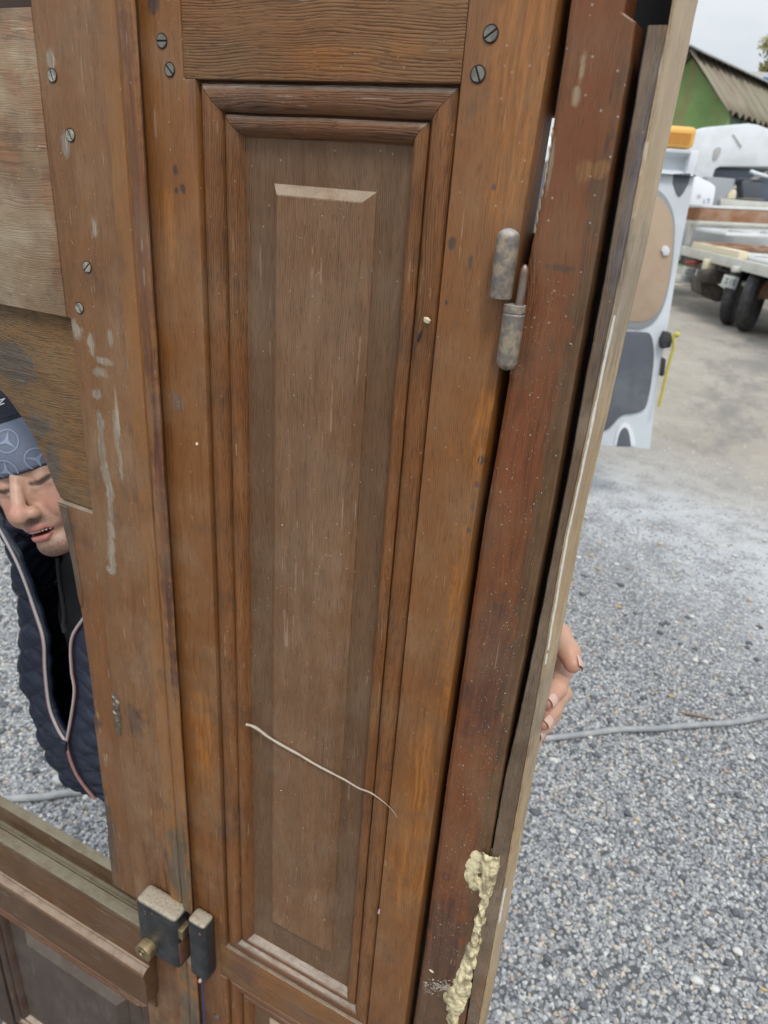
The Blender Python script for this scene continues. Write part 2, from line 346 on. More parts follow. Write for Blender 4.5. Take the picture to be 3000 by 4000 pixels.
W_JSIDE = wood('jamb side pine', 'Z', (.66, .51, .32), (.52, .385, .225), (.27, .185, .11), dust=(.60, .52, .385), dust_amt=.5, pore=.5, fine_sc=110, bands=30, bump=.5, speck=0,
    stains_shade=[((.52, .33, .13), .5, [(-.09, 1.7, .1, .2), (-.09, 1.35, .1, .12), (-.08, 1.0, .1, .1)]), ((.30, .25, .21), .5, [(-.09, 1.98, .1, .06), (-.09, 1.55, .1, .05)])])
BLACKHOLE = plain('near black', (.012, .011, .012), .9, var=.4)  # flat near-black for the groove backing and screw holes
M_HINGE = plain('worn hinge steel', (.19, .165, .14), .5, .25, .5, 260, dirt=(.42, .33, .22), dirt_amt=.7, bump=.4, up=(.50, .50, .53), up_amt=.7)
M_PIN = plain('rusty pin steel', (.26, .20, .165), .38, .7, .3, 150, dirt=(.20, .095, .055), dirt_amt=.7)
M_SCREW = plain('dull steel screw', (.16, .155, .14), .5, .5, .3, 300, dirt=(.33, .30, .24), dirt_amt=.5)
M_FILL = plain('plaster clogged screw', (.22, .21, .18), .7, .2, .3, 300, dirt=(.50, .45, .35), dirt_amt=.9)
M_LOCK = plain('black lock enamel', (.016, .017, .019), .45, .0, .5, 120, dirt=(.06, .057, .055), dirt_amt=.4, up=(.40, .34, .25), up_amt=.95, bump=.15)
M_BRASS = plain('dirty brass', (.33, .24, .12), .4, .75, .25, 160, dirt=(.10, .08, .05), dirt_amt=.6, up=(.55, .42, .25), up_amt=.5)
M_COPPER = plain('copper brown bolt', (.22, .10, .062), .45, .4, .2, 200)
M_FOAM = plain('dried expanding foam', (.76, .66, .40), .8, 0, .2, 160, dirt=(.24, .18, .10), dirt_amt=.85, bump=.7)
M_PAINT = plain('old white paint', (.66, .63, .57), .7, 0, .12, 200, bump=.4)
M_CHIP = plain('pale wood chip', (.72, .60, .40), .8, 0, .2, 300)
M_WEB = plain('dusty string', (.58, .52, .44), .95, 0, .2, 400, bump=.5)
M_BLUE = plain('blue strip', (.06, .10, .30), .4)

# ------------------------------------------------------------------ wood joinery
def stile_like(name, outline, mat, parent, y0=0., y1=.04, bevel=.0016):
    return prism(name, outline, 'y', y0, y1, mat, parent, bevel)
BEADS = [(0, .022), (0, .0110), (.0020, .0116), (.0025, .0056), (.006, .0030), (.0115, .0018), (.0165, .0016), (.0215, .0040), (.0250, .0072), (.0256, .0145), (.0273, .0150),
         (.0278, .0088), (.0320, .0060), (.0365, .0058), (.0410, .0090), (.0440, .0150), (.0455, .0175), (.0455, .024)]
def moulding(rect, parent, prof=BEADS, seg=46, mats=None):
    x0, x1, z0, z1 = rect
    dmax = prof[-1][0]
    for side in ('top', 'bottom', 'left', 'right'):
        bm = bmesh.new(); rings = []
        for k in range(seg + 1):
            t = k / seg; ring = []
            for (d, y) in prof:
                if side in ('top', 'bottom'):
                    a, b = x0 + d + .0006, x1 - d - .0006; z = z1 - d if side == 'top' else z0 + d
                    q = Vector((a + (b - a) * t, y, z))
                else:
                    a, b = z0 + d, z1 - d; x = x0 + d if side == 'left' else x1 - d
                    q = Vector((x, y, a + (b - a) * t))
                if 0 < k < seg and y < .021:
                    q += mnoise.noise_vector(q * 22) * .00055
                ring.append(bm.verts.new(q))
            rings.append(ring)
        m = len(prof)
        for A, B in zip(rings, rings[1:]):
            for i in range(m - 1): bm.faces.new((A[i], A[i + 1], B[i + 1], B[i]))
        bm.normal_update()
        f0 = max(bm.faces, key=lambda f: -f.calc_center_median().y)
        if f0.normal.y > 0: bmesh.ops.reverse_faces(bm, faces=bm.faces[:])
        me = bpy.data.meshes.new('moulding'); bm.to_mesh(me); bm.free()
        link_mesh('moulding', me, (mats or (W_MOULDX, W_MOULDZ))[0 if side in ('top', 'bottom') else 1], parent, smooth=True)
        me.set_sharp_from_angle(angle=R(50))
def raised_panel(rect, field, parent, yb=.0178, yf=.0070, bw=.0095, mats=None):
    x0, x1, z0, z1 = rect; fx0, fx1, fz0, fz1 = field
    mats = mats or (W_PANEL, W_FIELD)
    pan = box('panel', x0, x1, yb, .030, z0, z1, mats[0], parent, 0)
    def loop(a, y): return [(fx0 + a, y, fz0 + a), (fx1 - a, y, fz0 + a), (fx1 - a, y, fz1 - a), (fx0 + a, y, fz1 - a)]
    lv = loop(0, yb + .001) + loop(.0006, yb - .0015) + loop(bw, yf + .0005) + loop(bw + .0012, yf)
    fs = [tuple(b + q for q in (i, (i + 1) % 4, 4 + (i + 1) % 4, 4 + i)) for b in (0, 4, 8) for i in range(4)] + [(12, 13, 14, 15)]
    from_py('raised_field', lv, fs, mats[1], pan)
    return pan
def screw(x, z, y, ang, parent, r=.0058, smat=None):
    """slotted countersunk head: two half discs either side of a sunk slot, with a dark rim"""
    bm = bmesh.new(); w = .0009; n = 14
    for s in (-1, 1):
        a0 = math.asin(w / r)
        arc = [(r * math.cos(a0 + (math.pi - 2 * a0) * k / n), s * r * math.sin(a0 + (math.pi - 2 * a0) * k / n)) for k in range(n + 1)]
        top = [bm.verts.new((p[0] * .93, -.0011, p[1] * .93)) for p in arc]; bot = [bm.verts.new((p[0], .0005, p[1])) for p in arc]
        bm.faces.new(top)
        for i in range(n + 1):
            j = (i + 1) % (n + 1); bm.faces.new((top[i], top[j], bot[j], bot[i]))
    bm.transform(Matrix.Translation((x, y, z)) @ Matrix.Rotation(ang, 4, 'Y'))
    o = from_bm('screw', bm, smat or M_SCREW, parent)
    bm = bmesh.new(); bmesh.ops.create_circle(bm, cap_ends=True, radius=r * 1.13, segments=24)
    bm.transform(Matrix.Translation((x, y - .0004, z)) @ Matrix.Rotation(R(90), 4, 'X'))
    from_bm('screw_hole', bm, BLACKHOLE, o)
    return o

# ---- narrow leaf
narrow = thing('door_leaf', 'narrow brown oak door leaf with one tall raised panel, hinged on the red jamb', 'door', (-.385, 0, .0), 'leaves of the salvaged double door')
stile_like('stile', [(-.586, .02), (-.586, 2.32), (-.5338, 2.32), (-.5338, 2.1250), (-.5197, 2.1250), (-.5197, .857), (-.5338, .857), (-.5338, .771), (-.5197, .771), (-.5197, .10), (-.5338, .10), (-.5338, .02)], W_STILE, narrow)
stile_like('stile', [(-.2490, .02), (-.2490, 2.32), (-.1790, 2.32), (-.1792, 2.18), (-.1830, 2.0), (-.1850, 1.89), (-.1885, 1.76), (-.1893, 1.43), (-.1900, 1.1), (-.190, .5), (-.190, .02)], W_STILE, narrow)
for (a, b) in ((2.1252, 2.318), (.7708, .8568), (.022, .0998)):
    box('rail', -.5333, -.2494, .0004, .039, a, b, W_RAIL, narrow, .0018)
moulding((-.5195, -.2494, .8572, 2.1248), narrow)
raised_panel((-.5190, -.2500, .858, 2.124), (-.4405, -.3270, .966, 2.0405), narrow)
moulding((-.5195, -.2494, .1002, .7704), narrow)
raised_panel((-.5190, -.2500, .101, .7695), (-.4425, -.3270, .17, .70), narrow)
for x, z, a in ((-.5572, 2.1557, 0.), (-.5494, 2.1324, .75), (-.2280, 2.1586, -.6), (-.2349, 2.1317, 1.15), (-.5342 - .012, .6404, .8)):
    screw(x, z, -.0003, a, narrow)
# upper hinge knuckle on the leaf
def knuckle(name, x, y, z0, z1, r, dome_top, mat, parent, collar=False):
    prof = [(0, r * .97), (.001, r)]
    if collar: prof = [(0, r * .99), (.006, r), (.0065, r * .94), (.0075, r * .94), (.008, r * .99)]
    L_ = z1 - z0
    prof += [(L_ - r * .85, r)] + [(L_ - r * .85 + r * .85 * math.sin(t), r * math.cos(t)) for t in np.linspace(.2, 1.35, 7)] + [(L_, .0015)]
    return lathe(name, prof, (x, y, z0 if dome_top else z1), (0, 0, 1 if dome_top else -1), mat, parent, 28)
knuckle('hinge_knuckle', -.1895, -.0095, 1.9665, 2.022, .0098, True, M_HINGE, narrow)
# keeper of the lock
kp = box('lock_keeper', -.5755, -.5385, -.0305, -.0006, .785, .927, M_LOCK, narrow, .010, seg=5)
lathe('rivet', [(0, .0030), (.0007, .0028), (.001, .001)], (-.548, -.0304, .908), (0, -1, 0), M_COPPER, kp, 14)
box('blue_strip', -.5772, -.5752, -.0022, -.0003, .03, .772, M_BLUE, narrow, 0)  # thin blue strip along the low leaf edge

# ---- wide leaf
wide = thing('door_leaf', 'wide oak door leaf with arched window opening, weatherboard and black rim lock', 'door', (-.96, 0, .0), 'leaves of the salvaged double door')
stile_like('stile', [(-.7225, .02), (-.7225, 1.8740), (-.7284, 1.8742), (-.7284, 2.32), (-.5885, 2.32), (-.5885, .02)], W_WIDE, wide, 0, .042)
stile_like('stile', [(-1.335, .02), (-1.335, 2.32), (-1.2105, 2.32), (-1.2105, .02)], W_DARK, wide, 0, .042)  # darker than its right-hand twin, the tone standing for dim light here
arc_r = [(-.7945, 1.614), (-.805, 1.636), (-.816, 1.667), (-.8335, 1.700), (-.851, 1.722), (-.875, 1.746), (-.905, 1.765), (-.935, 1.776), (-.9675, 1.780)]
arc = arc_r + [(-1.935 - x, z) for x, z in arc_r[-2::-1]]
prism('spandrel', [(-.7238, 1.6132), (-.7238, 1.8735), (-1.2095, 1.8735), (-1.2095, 1.6132)] + arc[::-1], 'y', .010, .044, W_SPAN, wide, .0012)
prism('upper_board', [(-.7290, 1.8745), (-.7290, 2.186), (-1.2095, 2.186), (-1.2095, 1.8745)], 'y', -.0006, .044, W_BOARD, wide, .0010)
box('upper_rail', -1.2095, -.7300, .016, .044, 2.1875, 2.319, W_DARK, wide, .0015)
right_edge = [(-.7945, 1.6118), (-.7855, 1.56), (-.7765, 1.50), (-.7735, 1.42), (-.7722, 1.34), (-.7728, 1.243), (-.7765, 1.236), (-.7772, 1.10), (-.7785, .97), (-.7818, .955), (-.7824, .855), (-.784, .8352)]
prism('inner_stop', [(-.7256, .8352), (-.7246, 1.6108)] + right_edge, 'y', .0035, .043, W_STOP, wide, .0022)
prism('inner_stop', [(-1.935 - x, z) for x, z in [(-.7251, .8352), (-.7251, 1.6118)] + right_edge], 'y', .0035, .043, W_STOP, wide, .0022)
prism('patch_piece', [(-.7915, 1.609), (-.7735, 1.6085), (-.7688, 1.54), (-.7655, 1.478), (-.7668, 1.458), (-.7715, 1.443), (-.7752, 1.46), (-.7782, 1.515), (-.784, 1.56)], 'y', .0024, .01, W_STOP, wide, .0006)
# sill, weatherboard, lower mouldings
sill_prof = [(.043, .606), (.043, .8345), (.028, .8262), (.0262, .7960), (.0240, .7885), (.0065, .7885), (.0045, .8112), (.001, .8118), (.001, .606)]
prism('sill', sill_prof, 'x', -1.2092, -.7242, W_SILL, wide, .0012, seg=24, jit=.0006)
bead = [(-.0008, .8118), (-.0170, .8120), (-.0212, .8105), (-.0232, .8060), (-.0222, .8005), (-.0190, .7975), (-.0178, .7920), (-.0008, .7920)]
prism('sill_bead', bead, 'x', -1.24, -.6870, W_SILL, wide, .0, True, seg=30, jit=.0005)
wb = [(-.0006, .7908), (-.0172, .7905), (-.0172, .7030), (-.0200, .7005), (-.0222, .7022), (-.0270, .7008), (-.0325, .6965), (-.0352, .6900), (-.0345, .6865), (-.0318, .6850), (-.0318, .6150), (-.0270, .6090), (-.0006, .6070)]
prism('weatherboard', wb, 'x', -1.245, -.6862, W_DRIP, wide, .0008, seg=30, jit=.0005)
lm = [(-.0006, .6055), (-.0125, .6040), (-.0140, .5960), (-.0128, .5780), (-.0070, .5730), (-.0068, .5560), (-.0030, .5500), (-.0006, .5490)]
prism('moulding', lm, 'x', -1.235, -.694, W_DRIP, wide, .0006, seg=24, jit=.0004)
box('lower_rail', -1.2092, -.7236, .0006, .042, .522, .605, W_DRIP, wide, .001)
moulding((-1.2088, -.7232, .055, .5215), wide, mats=(W_MOULDX, W_DARK))
raised_panel((-1.2080, -.7240, .056, .521), (-1.108, -.800, .11, .462), wide, mats=(W_LOWP, W_LOWP), bw=.02, yf=.003)
# cover strip over the meeting stiles
strip = [(-.6300, -.0005), (-.6298, -.0062), (-.6288, -.0072), (-.6065, -.0076), (-.6048, -.0050), (-.6026, -.0050), (-.6010, -.0098), (-.5975, -.0122), (-.5930, -.0140), (-.5850, -.0142), (-.5806, -.0138), (-.5782, -.0126), (-.5778, -.0108), (-.5792, -.0092), (-.5835, -.0060), (-.5862, -.0009)]
prism('cover_strip', strip, 'z', .916, 2.318, W_STRIP, wide, .0, True, seg=70, jit=.0007)
prism('cover_strip', strip, 'z', .03, .776, W_STRIP, wide, .0, True, seg=30, jit=.0007)
for x, z, a in ((-.7087, 2.1258, 1.3), (-.6910, 2.0710, 1.0), (-.6858, 1.9368, 2.4), (-.7052, 1.8883, .9)):
    screw(x, z, -.0002, a, wide, .0062, M_FILL)
# rim lock
lk = box('rim_lock', -.6815, -.5925, -.0385, -.0006, .7865, .9165, M_LOCK, wide, .0115, seg=5)
lathe('keyhole_ring', [(-.001, .0040), (.0006, .0040), (.0009, .0034), (.0004, .0026), (-.001, .0022)], (-.6588, -.0383, .8945), (0, -1, 0), M_LOCK, lk, 22)
for x, z in ((-.6778, .9085), (-.6435, .9025), (-.6772, .880)):
    lathe('lock_screw', [(0, .0021), (.0007, .0019), (.001, .0006)], (x, -.0382, z), (0, -1, 0), M_COPPER, lk, 12)
st = [(.0165 * math.cos(t), .0165 * math.sin(t)) for t in np.linspace(R(-60), R(240), 22)]
kb = prism('knob', [(-.6555 + p[0] * 1.05, .8125 + p[1]) for p in st], 'y', -.0565, -.0378, M_BRASS, lk, .0016)
lathe('keyway', [(-.001, .0072), (.0012, .0070), (.0012, .0056), (.0002, .0050), (.0002, .0026), (.0010, .0024), (.001, .0008)], (-.6575, -.0563, .8140), (0, -1, 0), M_BRASS, kb, 24)
prism('latch', [(-.033, .868), (-.033, .890), (-.012, .890), (-.012, .868)], 'x', -.5935, -.5835, M_BRASS, lk, .0012)
box('bolt_plate', -.5934, -.5916, -.0335, -.010, .800, .853, M_COPPER, lk, .0006)
# bits of filler over a dark plate standing for a hole in the stile
def lump(bm, c, r, seed, sub=2, sq=(1, 1, 1), amp=.45):
    v = bmesh.ops.create_icosphere(bm, subdivisions=sub, radius=1)['verts']
    for q in v:
        d = q.co.copy(); q.co = Vector(c) + Vector((d.x * r * sq[0], d.y * r * sq[1], d.z * r * sq[2])) * (1 + amp * mnoise.noise(d * 2.1 + Vector((seed, seed * .7, 0))))
bm = bmesh.new()
for x, z, r in ((-.7195, 1.302, .0042), (-.7140, 1.297, .0052), (-.7205, 1.288, .0046), (-.7160, 1.283, .0036), (-.7215, 1.272, .0058), (-.7150, 1.270, .0030), (-.7180, 1.258, .0034), (-.7135, 1.262, .0022), (-.7195, 1.243, .0026), (-.7165, 1.236, .0020)):
    lump(bm, (x, .0002, z), r, z * 40, 1, (1, .42, .9), .8)
from_bm('filler_patch', bm, plain('cracked filler', (.40, .34, .27), .9, 0, .3, 200, dirt=(.06, .045, .035), dirt_amt=.9), wide)
prism('cavity_shade', [(-.7245, 1.309), (-.7170, 1.311), (-.7108, 1.300), (-.7118, 1.280), (-.7098, 1.262), (-.7128, 1.244), (-.7140, 1.228), (-.7200, 1.224), (-.7238, 1.240), (-.7250, 1.270)], 'y', -.0009, .001, plain('dark cavity brown', (.075, .055, .038), .95, 0, .6, 260, dirt=(.20, .16, .11), dirt_amt=.6, bump=.8), wide, .0004)  # flat dark plate takes the place of the shaded cavity

# ---- frame jamb
jamb = thing('jamb', 'splintered red varnished door jamb with pale outer side and lower hinge half', 'door frame', (-.13, 0, 0))
def pl(tab, z):
    zs = [q[0] for q in tab]; return float(np.interp(z, zs, [q[1] for q in tab]))
JL = [(0, -.1785), (.6, -.1780), (1.11, -.1775), (1.43, -.1800), (1.76, -.1790), (1.95, -.1735), (2.0, -.1722), (2.06, -.1690), (2.11, -.1686), (2.2, -.1696), (2.33, -.170)]
JGL = [(0, -.104), (1.0, -.1045), (1.11, -.1085), (1.27, -.1130), (1.45, -.1160), (1.60, -.1170), (1.76, -.1155), (2.0, -.1175), (2.15, -.1195), (2.33, -.122)]
JGR = [(0, -.1025), (1.0, -.1030), (1.11, -.1068), (1.27, -.1112), (1.45, -.1132), (1.60, -.1085), (1.76, -.1076), (2.0, -.1085), (2.15, -.1115), (2.33, -.113)]
JR = [(0, -.078), (1.0, -.0835), (1.11, -.0850), (1.43, -.0905), (1.76, -.0970), (2.0, -.0940), (2.18, -.0958), (2.33, -.096)]
JT = [(0, .05), (1.0, .058), (1.43, .060), (1.76, .082), (2.0, .098), (2.18, .112), (2.33, .115)]
def edge_noise(z, s, a): return a * mnoise.noise(Vector((s, z * 9, 0))) + a * .6 * mnoise.noise(Vector((s + 9, z * 40, 0))) + a * .35 * mnoise.noise(Vector((s, z * 130, 3)))
def zstrip(name, section, z0, z1, n, mat, parent, smooth=False):
    vs, fs = [], []
    for k in range(n + 1):
        z = z0 + (z1 - z0) * k / n; vs += [(x, y, z) for x, y in section(z)]
    m = len(section(z0))
    for k in range(n):
        for i in range(m):
            j = (i + 1) % m; fs.append((k * m + i, k * m + j, (k + 1) * m + j, (k + 1) * m + i))
    fs += [tuple(range(m))[::-1], tuple(n * m + i for i in range(m))]
    o = from_py(name, vs, fs, mat, parent)
    bm = bmesh.new(); bm.from_mesh(o.data); bmesh.ops.recalc_face_normals(bm, faces=bm.faces[:]); bm.to_mesh(o.data); bm.free()
    return o
def sec_main(z):
    l = pl(JL, z) + edge_noise(z, 1, .0011 if 1.9 < z < 2.16 else .0004); g = (pl(JGL, z) if z < 2.166 else -.1292) + edge_noise(z, 5, .0009)
    yo = .0
    b_ = .0062 if z < 1.9 else .0025
    return [(l, b_ * .8 + yo), (l + b_ * .8, .0008 + yo), (l + b_ + .002, yo), (g - .003, yo), (g - .0006, .0008 + yo), (g, .004 + yo), (g + .0006, .034), (l + .001, .034)]
zstrip('jamb_board', sec_main, .02, 2.33, 420, W_JAMB, jamb)
def sec_strip(z):
    g = pl(JGR, z) + edge_noise(z, 8, .0008); r = pl(JR, z) + edge_noise(z, 12, .0007) - .0028
    yy = .0012 + .0006 * mnoise.noise(Vector((4, z * 30, 1)))
    return [(g, yy + .002), (g + .0012, yy), (r - .001, yy), (r, yy + .0012), (r, .036), (g, .036)]
zstrip('outer_strip', sec_strip, .02, 2.163, 260, W_JEDGE, jamb)
def sec_side(z):
    r = pl(JR, z) + edge_noise(z, 12, .0007); t = pl(JT, z) + edge_noise(z, 20, .0012)
    return [(r - .0026, .0016), (r - .0006, .0012), (r, .0030), (r + .0006, t * .5), (r + .0002, t - .002), (r - .0018, t), (r - .03, t), (r - .03, .0375), (r - .0026, .0375)]
zstrip('side_board', sec_side, .02, 2.33, 280, W_JSIDE, jamb)
zstrip('rebate_backing', lambda z: [(-.200, .0405), (-.125, .0405), (-.125, .058), (-.200, .058)], .02, 2.018, 4, W_DARK, jamb)
zstrip('rebate_backing', lambda z: [(-.200, .0405), (-.125, .0405), (-.125, .058), (-.200, .058)], 2.108, 2.33, 2, W_DARK, jamb)
zstrip('groove_backing', lambda z: [(-.1305, .0352), (-.0975, .0352), (-.0975, .0395), (-.1305, .0395)], .02, 2.33, 2, BLACKHOLE, jamb)
box('head', -1.345, -.1, -.001, .07, 2.333, 2.40, W_JAMB, jamb, .002)
knuckle('hinge_knuckle', -.1757, -.0092, 1.9065, 1.9625, .0095, False, M_HINGE, jamb, True)
lathe('hinge_pin', [(0, .0038), (.027, .0038), (.030, .0034), (.0325, .0022), (.0335, .0008)], (-.1722, -.0088, 1.962), (0, 0, 1), M_PIN, jamb, 16)
# ragged white paint left along the outer corner
vs, fs = [], []
zz = np.arange(1.00, 2.00, .0022)
for i, z in enumerate(zz):
    r = pl(JR, z) + edge_noise(z, 12, .0007)
    w = max(.00012, .0006 + .0010 * mnoise.noise(Vector((2, z * 45, 7))) + .0008 * mnoise.noise(Vector((3, z * 160, 2)))) * float(np.interp(z, [1.0, 1.2, 1.22, 1.28, 1.3, 1.55, 1.7, 1.95, 2.0], [.3, .4, 1.5, 1.5, .1, .35, 1.2, 1.3, .2]))
    o = .0012 * mnoise.noise(Vector((8, z * 30, 0)))
    vs += [(r - w * .5 - .0004 + o * .3, .0009, z), (r - .0003, .0006, z), (r + .0005, .0020, z), (r + .0008, .0026 + w * 1.2 + o, z)]
for i in range(len(zz) - 1):
    z = zz[i]
    if mnoise.noise(Vector((2, z * 45, 7))) + .8 * mnoise.noise(Vector((3, z * 160, 2))) + float(np.interp(z, [1.0, 1.21, 1.22, 1.28, 1.29, 1.55, 1.62, 1.70, 1.9, 1.96, 2.0], [-1.4, -1.2, .5, .5, -1.4, -1.2, .2, .9, .9, .3, -1])) < 0: continue
    for j in range(3): fs.append((i * 4 + j, i * 4 + j + 1, i * 4 + 5 + j, i * 4 + 4 + j))
tag(from_py('paint_flakes', vs, fs, M_PAINT, jamb, True), kind='stuff')
# splinters torn from the left edge
bm = bmesh.new()
for i in range(9):
    z = 2.02 + .009 * i + random.uniform(-.003, .003); x = pl(JL, z); L_ = random.uniform(.006, .014)
    a = [Vector((x + .0005, .0012, z)), Vector((x + .0015, .0004, z + .004)), Vector((x - random.uniform(.0001, .0008), -.0006, z + L_))]
    vv = [bm.verts.new(q) for q in a] + [bm.verts.new(a[2] + Vector((.0004, .0012, .0)))]
    bm.faces.new((vv[0], vv[1], vv[2])); bm.faces.new((vv[0], vv[2], vv[3])); bm.faces.new((vv[1], vv[3], vv[2])); bm.faces.new((vv[0], vv[3], vv[1]))
tag(from_bm('splinters', bm, W_JSIDE, jamb), kind='stuff')

# ------------------------------------------------------------------ ground
def ground_mat():
    k = N('yard ground', .9); p = k.coord(); x, y, z = k.xyz(p)
    n1 = k.noise(p, .9, 5, .6); n2 = k.noise(p, 4.5, 5, .65)
    yy = k.math('ADD', k.math('ADD', y, k.math('MULTIPLY', x, .45)), k.math('MULTIPLY', k.math('SUBTRACT', n1, .5), 1.6))
    dirt = k.math('MULTIPLY', k.rng(yy, 4.0, 6.6), k.rng(n2, .25, .5, .55, 1))
    chalk = k.math('MULTIPLY', k.math('MULTIPLY', k.rng(yy, 2.3, 4.3), k.rng(yy, 4.9, 7.2, 1, 0)), k.rng(n2, .3, .65, .35, 1))
    vc = k.voro(p, 62, 'Color'); vd = k.voro(p, 62, 'Distance')
    stone = k.ramp(k.xyz(vc)[0], [(0, (.11, .114, .12)), (.35, (.20, .206, .215)), (.7, (.33, .338, .345)), (.93, (.50, .49, .47)), (1, (.5, .42, .30))])
    stone = k.mix(k.rng(vd, .35, .75), stone, (.08, .085, .09))
    far = k.mix(k.noise(p, 1.3, 6, .65), (.235, .205, .165), (.43, .39, .325))
    far = k.mix(k.rng(k.noise(p, 12, 5, .7), .5, .75), far, (.27, .25, .23))
    far = k.mix(k.rng(k.voro(p, 9, 'Distance'), .07, .13, .8, 0), far, (.62, .60, .56))
    wet = k.rng(k.noise(k.map(p, sc=(1, .35, 1)), .35, 4, .6), .52, .66)
    far = k.mix(k.math('MULTIPLY', wet, .6), far, (.20, .19, .185))
    far = k.mix(k.math('MULTIPLY', k.rng(k.noise(k.map(p, rot=(0, 0, .5), sc=(1, .4, 1)), .9, 6, .7), .48, .62), .7), far, (.165, .155, .14))
    c = k.mix(k.math('MULTIPLY', chalk, .8), stone, k.mix(k.noise(p, 40, 4, .7), (.40, .405, .41), (.64, .65, .66)))
    c = k.mix(dirt, c, far)
    k.col(c)
    h = k.math('MULTIPLY', k.math('SUBTRACT', 1., vd), k.math('SUBTRACT', 1., dirt))
    k.bump(k.math('ADD', h, k.math('MULTIPLY', k.noise(p, 30, 4), .5)), .6, .006)
    return k.m
gv, gf = [], []
gx = [-700, -60, -20, -8, -4, 0, 4, 8, 20, 60, 700]
for j in gx:
    for i in gx: gv.append((i, j, 0))
for j in range(10):
    for i in range(10): gf.append((j * 11 + i, j * 11 + i + 1, j * 11 + i + 12, j * 11 + i + 11))
tag(from_py('ground', gv, gf, ground_mat()), 'grey gravel yard turning to pale beige dirt farther off', kind='structure')

def pebble_mat():
    k = N('pebbles', .75); r = k.rand(); p = k.coord()
    c = k.ramp(r, [(0, (.155, .158, .163)), (.25, (.21, .214, .222)), (.55, (.29, .295, .30)), (.80, (.385, .385, .38)), (.93, (.58, .57, .54)), (.97, (.50, .40, .26)), (1, (.36, .20, .13))])
    k.col(k.mix(k.rng(k.noise(p, 3, 4), .35, .7), c, k.mix(.5, c, (.45, .45, .45))))
    return k.m
# gravel: countless small stones scattered over the near yard
gm = bpy.data.meshes.new('gravel')
P0 = [(-4.6, -1.2), (1.9, -1.2), (1.9, 5.0), (-4.6, 5.0)]
nx_, ny_ = 26, 25
gvv = [(-4.6 + 6.5 * i / nx_, -1.2 + 6.2 * j / ny_, .001) for j in range(ny_ + 1) for i in range(nx_ + 1)]
gm.from_pydata(gvv, [], [(j * (nx_ + 1) + i, j * (nx_ + 1) + i + 1, (j + 1) * (nx_ + 1) + i + 1, (j + 1) * (nx_ + 1) + i) for j in range(ny_) for i in range(nx_)])
da = gm.attributes.new('dens', 'FLOAT', 'POINT')
def gdens(x, y):
    t = y + .45 * x + .9 * mnoise.noise(Vector((x * .8, y * .8, 0)))
    return float(np.clip((4.3 - t) / 2.2, 0.02, 1)) * (1 if x > -3.9 else .5)
da.data.foreach_set('value', [gdens(v[0], v[1]) for v in gvv])
gob = link_mesh('gravel', gm, None)
tag(gob, 'loose grey and white gravel stones covering the near yard', kind='stuff')
ng = bpy.data.node_groups.new('scatter stones', 'GeometryNodeTree')
ng.interface.new_socket('Geometry', in_out='INPUT', socket_type='NodeSocketGeometry')
ng.interface.new_socket('Geometry', in_out='OUTPUT', socket_type='NodeSocketGeometry')
gn = ng.nodes.new; gl = ng.links.new
gi = gn('NodeGroupInput'); go = gn('NodeGroupOutput')
ds = gn('GeometryNodeDistributePointsOnFaces'); at_ = gn('GeometryNodeInputNamedAttribute'); at_.data_type = 'FLOAT'; at_.inputs[0].default_value = 'dens'
mu = gn('ShaderNodeMath'); mu.operation = 'MULTIPLY'; mu.inputs[1].default_value = 6500
gl(gi.outputs[0], ds.inputs[0]); gl(at_.outputs[0], mu.inputs[0]); gl(mu.outputs[0], ds.inputs['Density'])
ico = gn('GeometryNodeMeshIcoSphere'); ico.inputs['Radius'].default_value = 1; ico.inputs['Subdivisions'].default_value = 2
sp = gn('GeometryNodeSetPosition'); nn = gn('ShaderNodeTexNoise'); nn.inputs['Scale'].default_value = .9; nn.inputs['Detail'].default_value = 2
vm = gn('ShaderNodeVectorMath'); vm.operation = 'SUBTRACT'; vm.inputs[1].default_value = (.5, .5, .5)
vs_ = gn('ShaderNodeVectorMath'); vs_.operation = 'SCALE'; vs_.inputs['Scale'].default_value = 1.5
gl(nn.outputs['Color'], vm.inputs[0]); gl(vm.outputs[0], vs_.inputs[0]); gl(ico.outputs[0], sp.inputs[0]); gl(vs_.outputs[0], sp.inputs['Offset'])
sm = gn('GeometryNodeSetMaterial'); sm.inputs['Material'].default_value = pebble_mat(); gl(sp.outputs[0], sm.inputs[0])
io = gn('GeometryNodeInstanceOnPoints'); gl(ds.outputs[0], io.inputs['Points']); gl(sm.outputs[0], io.inputs['Instance'])
r1 = gn('FunctionNodeRandomValue'); r1.data_type = 'FLOAT_VECTOR'; r1.inputs[0].default_value = (-.5, -.5, 0); r1.inputs[1].default_value = (.5, .5, 6.28)
r2 = gn('FunctionNodeRandomValue'); r2.data_type = 'FLOAT_VECTOR'; r2.inputs[0].default_value = (.0038, .0034, .0028); r2.inputs[1].default_value = (.0098, .0082, .0064); r2.inputs['Seed'].default_value = 4
eu = gn('FunctionNodeEulerToRotation'); gl(r1.outputs[0], eu.inputs[0]); gl(eu.outputs[0], io.inputs['Rotation']); gl(r2.outputs[0], io.inputs['Scale'])
gl(io.outputs[0], go.inputs[0])
md = gob.modifiers.new('scatter', 'NODES'); md.node_group = ng

